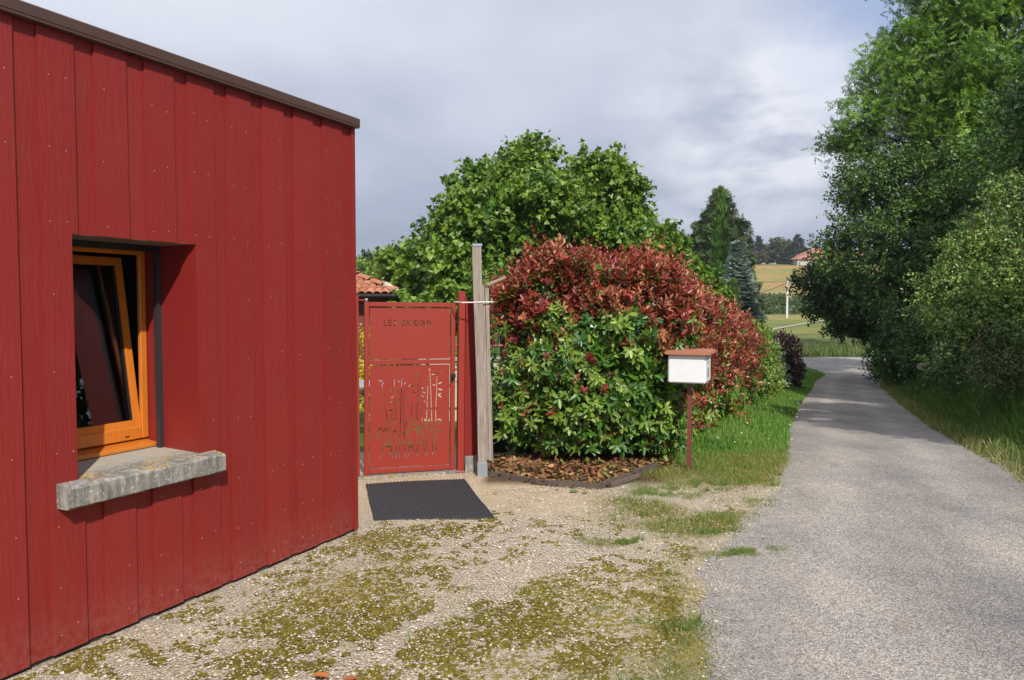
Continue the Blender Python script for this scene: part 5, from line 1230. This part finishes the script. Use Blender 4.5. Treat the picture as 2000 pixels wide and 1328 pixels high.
# broad dark conifer
c_ = at(1407, 470, 62); bl = [(c_.x + (px-1407)*.9/FP*62, 62, at(px, py+8, 62).z, rw*.9, rw*.9, rh) for px, py, rw, rh in
     [(1405, 388, .55, .9), (1402, 420, 1.15, 1.0), (1395, 455, 1.7, 1.2), (1418, 450, 1.5, 1.2), (1380, 495, 1.5, 1.3), (1425, 495, 1.7, 1.3), (1378, 540, 1.6, 1.4), (1430, 545, 1.9, 1.4), (1405, 580, 2.4, 1.4), (1370, 590, 1.6, 1.4), (1440, 600, 1.8, 1.4), (1400, 640, 2.4, 1.6)]]
tree('sequoia', 'broad tall conifer with rounded cone outline behind the cypress', 'conifer', (c_.x, 62), bl, 2300, 9, .5, .50, ((.022, .055, .02), (.10, .155, .045)), FROND, M_NEEDLE, .45, 92, gap=.05, shell=.45, droop=.25, W=1.6, topc=((.16, .10, .05), .07))
# cypress
def cypress(px, ty, by, Yd, hw, label, seed):
    r = np.random.default_rng(seed); tp = at(px, ty, Yd); g_ = gz(tp.x, Yd); e = empty('cypress', (tp.x, Yd, g_), 0, label, 'cypress'); Ht = tp.z-g_
    m = 8500; f = r.random(m)**.8; a = r.random(m)*2*PI; rad = hw*np.clip(1.25*f**.5, 0, 1)*(.55+.5*r.random(m)**.5)*(1+.25*(fbm(a*1.5+20, f*9, seed, 3)-.5)*2)
    P = np.stack([rad*np.cos(a), rad*np.sin(a), Ht*(1-f)*.99], 1); D = np.stack([np.cos(a)*.22, np.sin(a)*.22, np.ones(m)], 1) + r.normal(size=(m, 3))*.15
    Nn = np.stack([np.cos(a), np.sin(a), a*0], 1) + r.normal(size=(m, 3))*.5; t2 = np.clip(r.normal(.4, .3, m), 0, 1)[:, None]
    cc = np.array([.03, .085, .018])*(1-t2) + np.array([.16, .27, .05])*t2
    leaf_cloud('crown', P, D, Nn, .22+.2*r.random(m), cc, *LEAF2, M_NEEDLE, e, W=.6)
    bm = B(); tube(bm, [(0, 0, -.2), (0, 0, Ht*.7)], [.1, .02], 7); obj('trunk', bm, M_BARK, e); return e
cypress(1408, 372, 640, 38, .42, 'narrow pencil-shaped cypress in front of the broad conifer', 93)
cypress(1432, 560, 640, 30, .22, 'small green cypress-like shrub at the foot of the blue spruce', 94)

# ------------------------------------------------------------------ hilltop: trees, houses; meadow pole
hill = [(1467, 470, 505, 'dark'), (1482, 466, 505, 'dark'), (1497, 482, 508, 'pale'), (1518, 470, 512, 'grey'), (1534, 472, 512, 'grey'), (1500, 492, 514, 'brown'), (1480, 498, 514, 'brown'), (1543, 486, 514, 'black'), (1558, 457, 512, 'black'), (1530, 492, 514, 'black')]
hl = {0: 'narrow dark fir above the small far roof, leftmost on the crest', 1: 'second dark fir on the crest, just right of the leftmost fir', 2: 'pale green rounded tree on the crest beside the firs', 3: 'grey-green tall tree on the crest, left of its twin', 4: 'grey-green tree on the crest touching the big cedar', 5: 'brownish bushy tree in front of the pale crest tree', 6: 'low brown-grey bush right under the small far roof', 7: 'dark spreading cedar in front of the tallest cedar', 8: 'tallest dark cedar on the crest', 9: 'lowest dark conifer left of the two cedars'}
hc_ = {'dark': ((.03, .055, .035), (.06, .09, .05)), 'pale': ((.11, .16, .06), (.19, .24, .09)), 'grey': ((.06, .09, .05), (.13, .16, .09)), 'brown': ((.07, .065, .04), (.13, .12, .07)), 'black': ((.02, .038, .02), (.05, .075, .035))}
for i, (px, ty, by, kd) in enumerate(hill):
    Yd = 238 + (i % 3)*4 - (6 if kd in ('black', 'brown') else 0)
    tp = at(px, ty, Yd); bt = at(px, by, Yd); H_ = tp.z - bt.z; x0 = tp.x; bl = []
    wmul = {'dark': .22, 'pale': .42, 'grey': .36, 'brown': .75, 'black': .42}[kd]
    for q in range(7):
        f = (q+.5)/7; w_ = H_*wmul*((f**.8) if kd in ('dark', 'black') else math.sin(PI*min(.95, .25+f*.7)))
        bl.append((x0 + random.uniform(-.15, .15)*w_, Yd, tp.z - H_*f*.97, max(.35, w_), max(.35, w_), H_/9))
    e = tree({'dark': 'fir_tree', 'black': 'cedar_tree'}.get(kd, 'hilltop_tree'), hl[i], 'tree', (x0, Yd), bl, 420, 9, .6, .75, hc_[kd], LEAF2, M_LEAF, .25, 200+i, sub=2, shell=.55, gap=.15, lumps=.3)
def far_house(px0, px1, ridge_y, eave_y, base_y, Yd, label, hip, W_):
    """W_: depth of the house; hip: how far the ridge ends stand in from the gable ends"""
    a = at(px0, eave_y, Yd); b = at(px1, eave_y, Yd); rz_ = at(px0, ridge_y, Yd+W_/2).z; bz = at(px0, base_y, Yd).z
    e = empty('far_house', ((a.x+b.x)/2, Yd, bz-1), 0, label, 'house'); L = b.x-a.x; o_ = e.location.z
    bm = B(); box(bm, -L/2+.6, L/2-.6, .6, W_-.6, 0, a.z-o_-.05); obj('wall', bm, M_FWALL, e)
    bm = B(); h1 = a.z-o_; h2 = rz_-o_; hx = L/2; rx0 = -hx+hip; rx1 = hx-hip
    v = [bm.verts.new(p_) for p_ in ((-hx, 0, h1), (hx, 0, h1), (hx, W_, h1), (-hx, W_, h1), (rx0, W_/2, h2), (rx1, W_/2, h2))]
    for f in ((0, 1, 5, 4), (1, 2, 5), (2, 3, 4, 5), (3, 0, 4), (3, 2, 1, 0)): bm.faces.new([v[i] for i in f])
    rf_ = obj('roof', bm, M_FTILE, e)
    bm = B(); box(bm, rx0+L*.25, rx0+L*.25+.6, W_/2-.4, W_/2+.4, h2-.6, h2+.7); obj('chimney', bm, M_FWALL, rf_)
    for k in range(3):
        x_ = -L/2 + L*(k+.8)/3.6; bm = B(); box(bm, x_, x_+1.0, .56, .64, h1-1.6, h1-.5); wf = obj('window', bm, M_COPING, e)
        bm = B(); box(bm, x_+.08, x_+.92, .545, .556, h1-1.52, h1-.58); obj('pane', bm, M_GLASS, wf)
far_house(1452, 1486, 488, 500, 508, 246, 'small far house with red roof showing between conifers on the crest', .3, 8)
far_house(1555, 1740, 486, 507, 515, 226, 'far house with wide terracotta roof at the crest, partly hidden by the dark trees', 8, 16)
p = at(1538, 548, 130); up = empty('utility_pole', (p.x, 130, gz(p.x, 130)), 0, 'pale concrete utility pole in the meadow', 'utility pole'); Hp = p.z - up.location.z
bm = B(); vs = box(bm, -.15, .15, -.13, .13, -.3, Hp)
for v in vs:
    if v.co.z > 1: v.co.x *= .7; v.co.y *= .7
obj('shaft', bm, M_UPOLE, up)
for k, z_ in enumerate((Hp-.25, Hp-.7)):
    bm = B(); box(bm, -.22, .22, -.16, .16, z_-.06, z_+.06); obj('clamp', bm, M_STEEL, up)
def cable(a, b, sag, label):
    pts = [a.lerp(b, i/16) - Vector((0, 0, sag*4*(i/16)*(1-i/16))) for i in range(17)]; bm = B(); tube(bm, pts, .045, 4); tag(obj('overhead_cable', bm, M_CABLE), label, 'cable')
pt_ = at(1538, 552, 130)
cable(at(1380, 580, 112), pt_, 1.0, 'thin overhead cable coming down from the left to the meadow pole'); cable(pt_, at(1680, 562, 140), .8, 'thin overhead cable running right from the meadow pole')
cable(at(1380, 548, 140), at(1680, 532, 140), 1.0, 'highest thin cable crossing the tan field without touching the pole')
# scrubby hedgerow along the foot of the tan field
k = 0
for px, py, rw in [(1500, 592, 2.6), (1516, 588, 2.4), (1560, 584, 3.0), (1580, 588, 2.8), (1600, 582, 3.0), (1484, 588, 2.0), (1540, 592, 1.6)]:
    Yd = 150 + (k % 3)*2; c_ = at(px, py, Yd); z_ = gz(c_.x, Yd)
    nm = ['scrub bush below the tan field, third from the left', 'scrub bush below the tan field, fourth from the left', 'dense scrub bush just right of the utility pole', 'dense scrub bush below the tan field, second right of the pole', 'scrub bush under the tan field, touching the dark trees', 'leftmost scrub bush below the tan field, beside the spruce', 'low scrub bush right behind the utility pole'][k]
    shrub('scrub_bush', nm, 'bush', c_.x, Yd, [(c_.x, Yd, z_+.3, rw, rw*.7, 1.1), (c_.x+rw*.5, Yd, z_+.5, rw*.5, rw*.5, .9)], 380, 9, .5, .42, ((.05, .095, .025), (.13, .19, .05)), seed=300+k, wood=.05, group='bushes along the foot of the tan field'); k += 1
m_ = 9000; r = np.random.default_rng(333); xv = 36 + 44*r.random(m_); yv = 137 + 26*r.random(m_)
kp = fbm(xv*.12, yv*.12, 17, 3) > .45
P = np.stack([xv, yv, ground_z(xv, yv)+.2], 1)[kp]; q = len(P)
cc = np.array([.08, .12, .035])*(.5+1.0*r.random((q, 1))); tag(leaf_cloud('rough_growth', P, rdir(q, r)+np.array([0, 0, .8]), rdir(q, r), .5+.7*r.random(q), cc, *LEAF2, M_LEAF), 'rough weeds and brambles on the slope below the tan field', kind='stuff')

# ------------------------------------------------------------------ trees on the right of the lane
DK = ((.02, .065, .012), (.09, .185, .03))
b = blobs_px([(1825, 60, 27, 1.3, 1.3), (1880, 40, 27, 2.0, 1.8), (1980, 30, 27, 2.2, 2.0), (2080, 60, 27, 2.4, 2.2), (1850, -60, 27, 1.7, 1.2), (1960, -80, 27, 2.2, 1.5), (1770, 125, 27, 1.0, 1.0), (1715, 185, 27, .75, .75), (1800, 170, 26.5, 1.6, 1.4), (1900, 160, 26, 2.0, 1.6), (2000, 170, 26, 2.2, 1.8), (1690, 250, 26.5, 1.0, 1.0), (1770, 270, 26, 1.5, 1.3), (1870, 270, 25.5, 1.8, 1.5), (1980, 290, 25.5, 2.1, 1.6), (1655, 290, 27, .55, .5), (1632, 288, 27, .5, .2), (2120, 220, 27, 2.5, 2.5)])
tree('ash_tree', 'tall ash tree with feathery bright crown rising out of the top right corner', 'tree', (at(1960, 700, 28).x, 28), b, 8400, 9, .75, .285, ((.022, .085, .010), (.22, .39, .032)), FROND3, M_LEAF, .32, 401, sub=7, gap=.6, shell=.15, clump=9, W=.62, spread=.55, droop=.2, up=.45, trunk_top=(-1.5, -.5, 8.5))
b = blobs_px([(1690, 360, 25, 1.0, .9), (1655, 400, 25.5, .7, .8), (1760, 390, 24, 1.3, 1.1), (1850, 400, 23.5, 1.6, 1.3), (1960, 420, 23, 1.9, 1.5), (1700, 460, 24, 1.1, 1.0), (1790, 490, 23, 1.4, 1.2), (1900, 500, 22.5, 1.7, 1.4), (1650, 500, 25, .9, .8), (1640, 470, 25.5, .5, .6), (1645, 350, 25.5, .5, .4), (1720, 560, 23.5, 1.1, 1.0), (1820, 590, 22.5, 1.5, 1.1), (1940, 600, 21.5, 1.6, 1.2), (1780, 650, 22.5, .95, .65), (1870, 670, 21.5, 1.3, .8)])
tree('hazel_tree', 'dark broad-leaved tree filling the middle of the right bank below the ash', 'tree', (at(1860, 700, 24).x, 24), b, 7000, 12, .42, .118, ((.012, .045, .009), (.13, .24, .04)), LEAF2, M_LEAF, .22, 402, sub=5, gap=.2, shell=.3, clump=8, topc=((.16, .26, .05), .035))
b = blobs_px([(1625, 560, 28, .85, .8), (1605, 600, 28, .55, .7), (1660, 590, 28, 1.0, .9), (1640, 635, 28, .75, .45), (1690, 620, 28, .9, .7), (1720, 645, 27.5, .8, .55), (1600, 545, 28, .3, .3), (1745, 665, 27, .6, .6)])
tree('maple_tree', 'dark low-hanging tree leaning over the lane bend at the end of the right bank', 'tree', (at(1745, 700, 28.5).x, 28.5), b, 3200, 12, .42, .13, ((.022, .06, .014), (.08, .15, .03)), LEAF2, M_LEAF, .17, 403, sub=6, gap=.15, shell=.3, clump=7)
b = blobs_px([(1925, 410, 12.6, .12, .35), (1965, 395, 12.6, .13, .4), (1895, 445, 12.7, .12, .3), (2005, 405, 12.5, .15, .4), (1850, 500, 12.7, .12, .26), (1945, 475, 12.6, .36, .36), (1990, 530, 12.4, .6, .5), (1880, 520, 12.8, .45, .42), (1860, 575, 12.8, .5, .4), (1940, 580, 12.3, .62, .45), (2030, 470, 12.6, .4, .4), (2040, 590, 12.2, .8, .5), (1850, 620, 12.8, .4, .3), (2080, 500, 12.4, .8, .7), (1900, 640, 12.2, .5, .3), (2000, 650, 11.9, .6, .3)])
tree('blackthorn_bush', 'pale yellow-green bush with upright shoots in front of the dark trees at the right edge', 'bush', (at(1970, 660, 12.6).x, 12.6), b, 5200, 12, .24, .056, ((.05, .13, .022), (.30, .40, .10)), LEAF2, M_LEAF, .06, 404, sub=8, gap=.2, shell=.3, up=.7, clump=8)
# thicket behind and low growth on the bank, including what stands just right of the frame and shades the lane
def bank_bush(px, py, Yd, rx_, rz_, label, seed, n_=900, cols=DK, ls=.09, mt=None):
    c_ = at(px, py, Yd); return shrub('bank_bush', label, 'bush', c_.x, Yd, [(c_.x, Yd, c_.z, rx_, rx_, rz_), (c_.x+rx_*.6, Yd+.4, c_.z-.1, rx_*.8, rx_*.8, rz_*.9), (c_.x-rx_*.3, Yd-.2, c_.z-rz_*.5, rx_*.8, rx_*.7, rz_*.7)], n_, 11, .25, ls, cols, seed=seed, wood=.04, shell=.55, gap=.15, mt=mt)
bank_bush(1760, 690, 23.5, .9, .75, 'dark low bush at the foot of the right-hand trees by the lane', 411)
bank_bush(1830, 660, 19, .9, .8, 'dark green bush left of the pale bush on the right bank', 412)
bank_bush(1900, 700, 15.5, .8, .5, 'low dark undergrowth below the pale bush on the bank', 413, cols=((.03, .07, .015), (.1, .17, .04)), ls=.07)
bank_bush(1990, 700, 11.6, .7, .4, 'low leafy growth on the bank at the right edge of the picture', 414, cols=((.04, .08, .02), (.13, .18, .05)), ls=.05)
for i, (x_, y_, rr) in enumerate([(10.2, 14.5, 1.4), (11.8, 17.5, 1.7), (13.5, 20.5, 1.8)]):
    g_ = gz(x_, y_); tree('hawthorn_tree', ['thick hawthorn standing behind the pale bush, partly cut by the right edge', 'hawthorn among the dark trees midway along the bank', 'hawthorn farthest along the bank beneath the ash'][i], 'tree', (x_, y_), [(x_, y_, g_+1.6, rr, rr, 1.5), (x_+.3, y_+.2, g_+3.0, rr*.8, rr*.8, 1.2), (x_, y_, g_+4.4, rr*.75, rr*.75, 1.1)], 1300, 11, .35, .12, DK, LEAF2, M_LEAF, .1, 420+i, gap=.25)
for i, (x_, y_, rr, zc, n_) in enumerate([(7.5, 7.1, 1.3, 2.8, 2300), (8.4, 4.9, 1.45, 2.5, 2200), (10.6, 12.9, 1.8, 3.3, 1700), (10.0, 5.6, 2.4, 1.2, 2600), (13.2, 16.5, 2.0, 4.2, 1700), (27.5, 49, 3.6, 7.5, 1400)]):
    g_ = gz(x_, y_); tree('roadside_tree', ['small bank tree just right of the picture, throwing the nearest lane shadow', 'second small bank tree right of the picture, shading the long grass', 'bank tree right behind the pale bush, beyond the right edge', 'bank tree level with the building window, reflected in its glass', 'tall bank tree behind the hawthorns, hidden by the pale bush', 'big tree in the meadow past the crossing road behind the ash'][i], 'tree', (x_, y_),
         [(x_, y_, g_+zc, rr, rr, rr*.8), (x_-.2*rr, y_+.3*rr, g_+zc+rr*.7, rr*.7, rr*.7, rr*.6), (x_+.2*rr, y_-.2*rr, g_+zc-rr*.7, rr*.8, rr*.8, rr*.6)], n_, 11, .38*max(1, rr/2), .11*max(1, rr/1.6), DK, LEAF2, M_LEAF, .09, 440+i, gap=.3, clump=6, shell=.3)
# driftwood-like log on the bank
bm = B(); a_ = at(1795, 715, 17.2); b_ = at(1835, 712, 17.4); tube(bm, [a_, a_.lerp(b_, .5)+Vector((0, 0, .04)), b_], [.07, .08, .05], 8); tag(obj('fallen_branch', bm, M_OLDWOOD), 'pale fallen branch lying on the grassy bank right of the lane', 'branch')
# dead twigs on the bank
bm = B()
for k in range(26):
    a_ = at(1900 + random.uniform(-20, 90), 660 + random.uniform(-20, 25), 12 + random.uniform(-.3, .3)); tube(bm, [a_, a_+Vector((random.uniform(-.3, .1), random.uniform(-.2, .1), random.uniform(-.05, .15))), a_+Vector((random.uniform(-.6, .2), random.uniform(-.3, .1), random.uniform(-.25, .1)))], [.007, .005, .002], 4, False)
tag(obj('dead_twigs', bm, M_OLDWOOD), 'tangle of dead twigs at the foot of the pale bush', kind='stuff')
# wild flowers
r = np.random.default_rng(501); m_ = 130; y = 8.5 + 9*r.random(m_); x = xh(y) + .2 + (xl(y)-xh(y)-.1)*r.random(m_)
P = np.stack([x, y, ground_z(x, y) + .10 + .08*r.random(m_)], 1)
tag(leaf_cloud('clover_flowers', P, rdir(m_, r), np.array([0, 0, 1.])+.3*r.normal(size=(m_, 3)), .012+.014*r.random(m_), np.tile([.6, .58, .5], (m_, 1)), *LEAF2, M_MATTE, W=2), 'tiny pale clover flowers in the verge', kind='stuff')
for i, (px, py, Yd) in enumerate([(1453, 808, 11.4), (1461, 823, 11.2)]):
    c_ = at(px, py, Yd); e = empty('poppy', (c_.x, Yd, gz(c_.x, Yd)), 0, ['red poppy in the verge grass, the upper one', 'red poppy in the verge grass, the lower one right of the other'][i], 'flower'); h_ = max(.12, c_.z-e.location.z)
    bm = B(); tube(bm, [(0, 0, 0), (.01, 0, h_)], .003, 4); obj('stem', bm, m_simple('green_stem', (.08, .16, .04)), e)
    bm = B(); cv = bm.verts.new((.01, 0, h_)); rg = [bm.verts.new((.01+.03*math.cos(k*PI/4), .03*math.sin(k*PI/4), h_+.02+.008*(k % 2))) for k in range(8)]
    for k in range(8): bm.faces.new((cv, rg[k], rg[(k+1) % 8]))
    obj('petals', bm, m_simple('poppy_red', (.7, .06, .02), .6), e)
# low wooden stake by the crossing road
p = at(1704, 680, 43.5); bm = B(); box(bm, -.06, .06, -.05, .05, -.1, .75); o = obj('stake', bm, M_WHITETIE); o.location = (p.x, 43.5, gz(p.x, 43.5)); tag(o, 'short pale stake beyond the crossing road', 'stake')
# ------------------------------------------------------------------ haze
bm = B(); box(bm, -1600, 1300, -70, 1990, -9, 125)
def f_haze(m_):
    pass
hm = bpy.data.materials.new('haze'); hm.use_nodes = True; t = NT(hm.node_tree)
pv_ = t.node('ShaderNodeVolumePrincipled'); t.put(pv_.inputs['Color'], (.72, .80, .95)); pv_.inputs['Density'].default_value = .00035; pv_.inputs['Anisotropy'].default_value = .1
t.l.new(pv_.outputs[0], t.node('ShaderNodeOutputMaterial').inputs['Volume'])
tag(obj('haze', bm, hm), 'thin blue haze over the distance', kind='stuff')
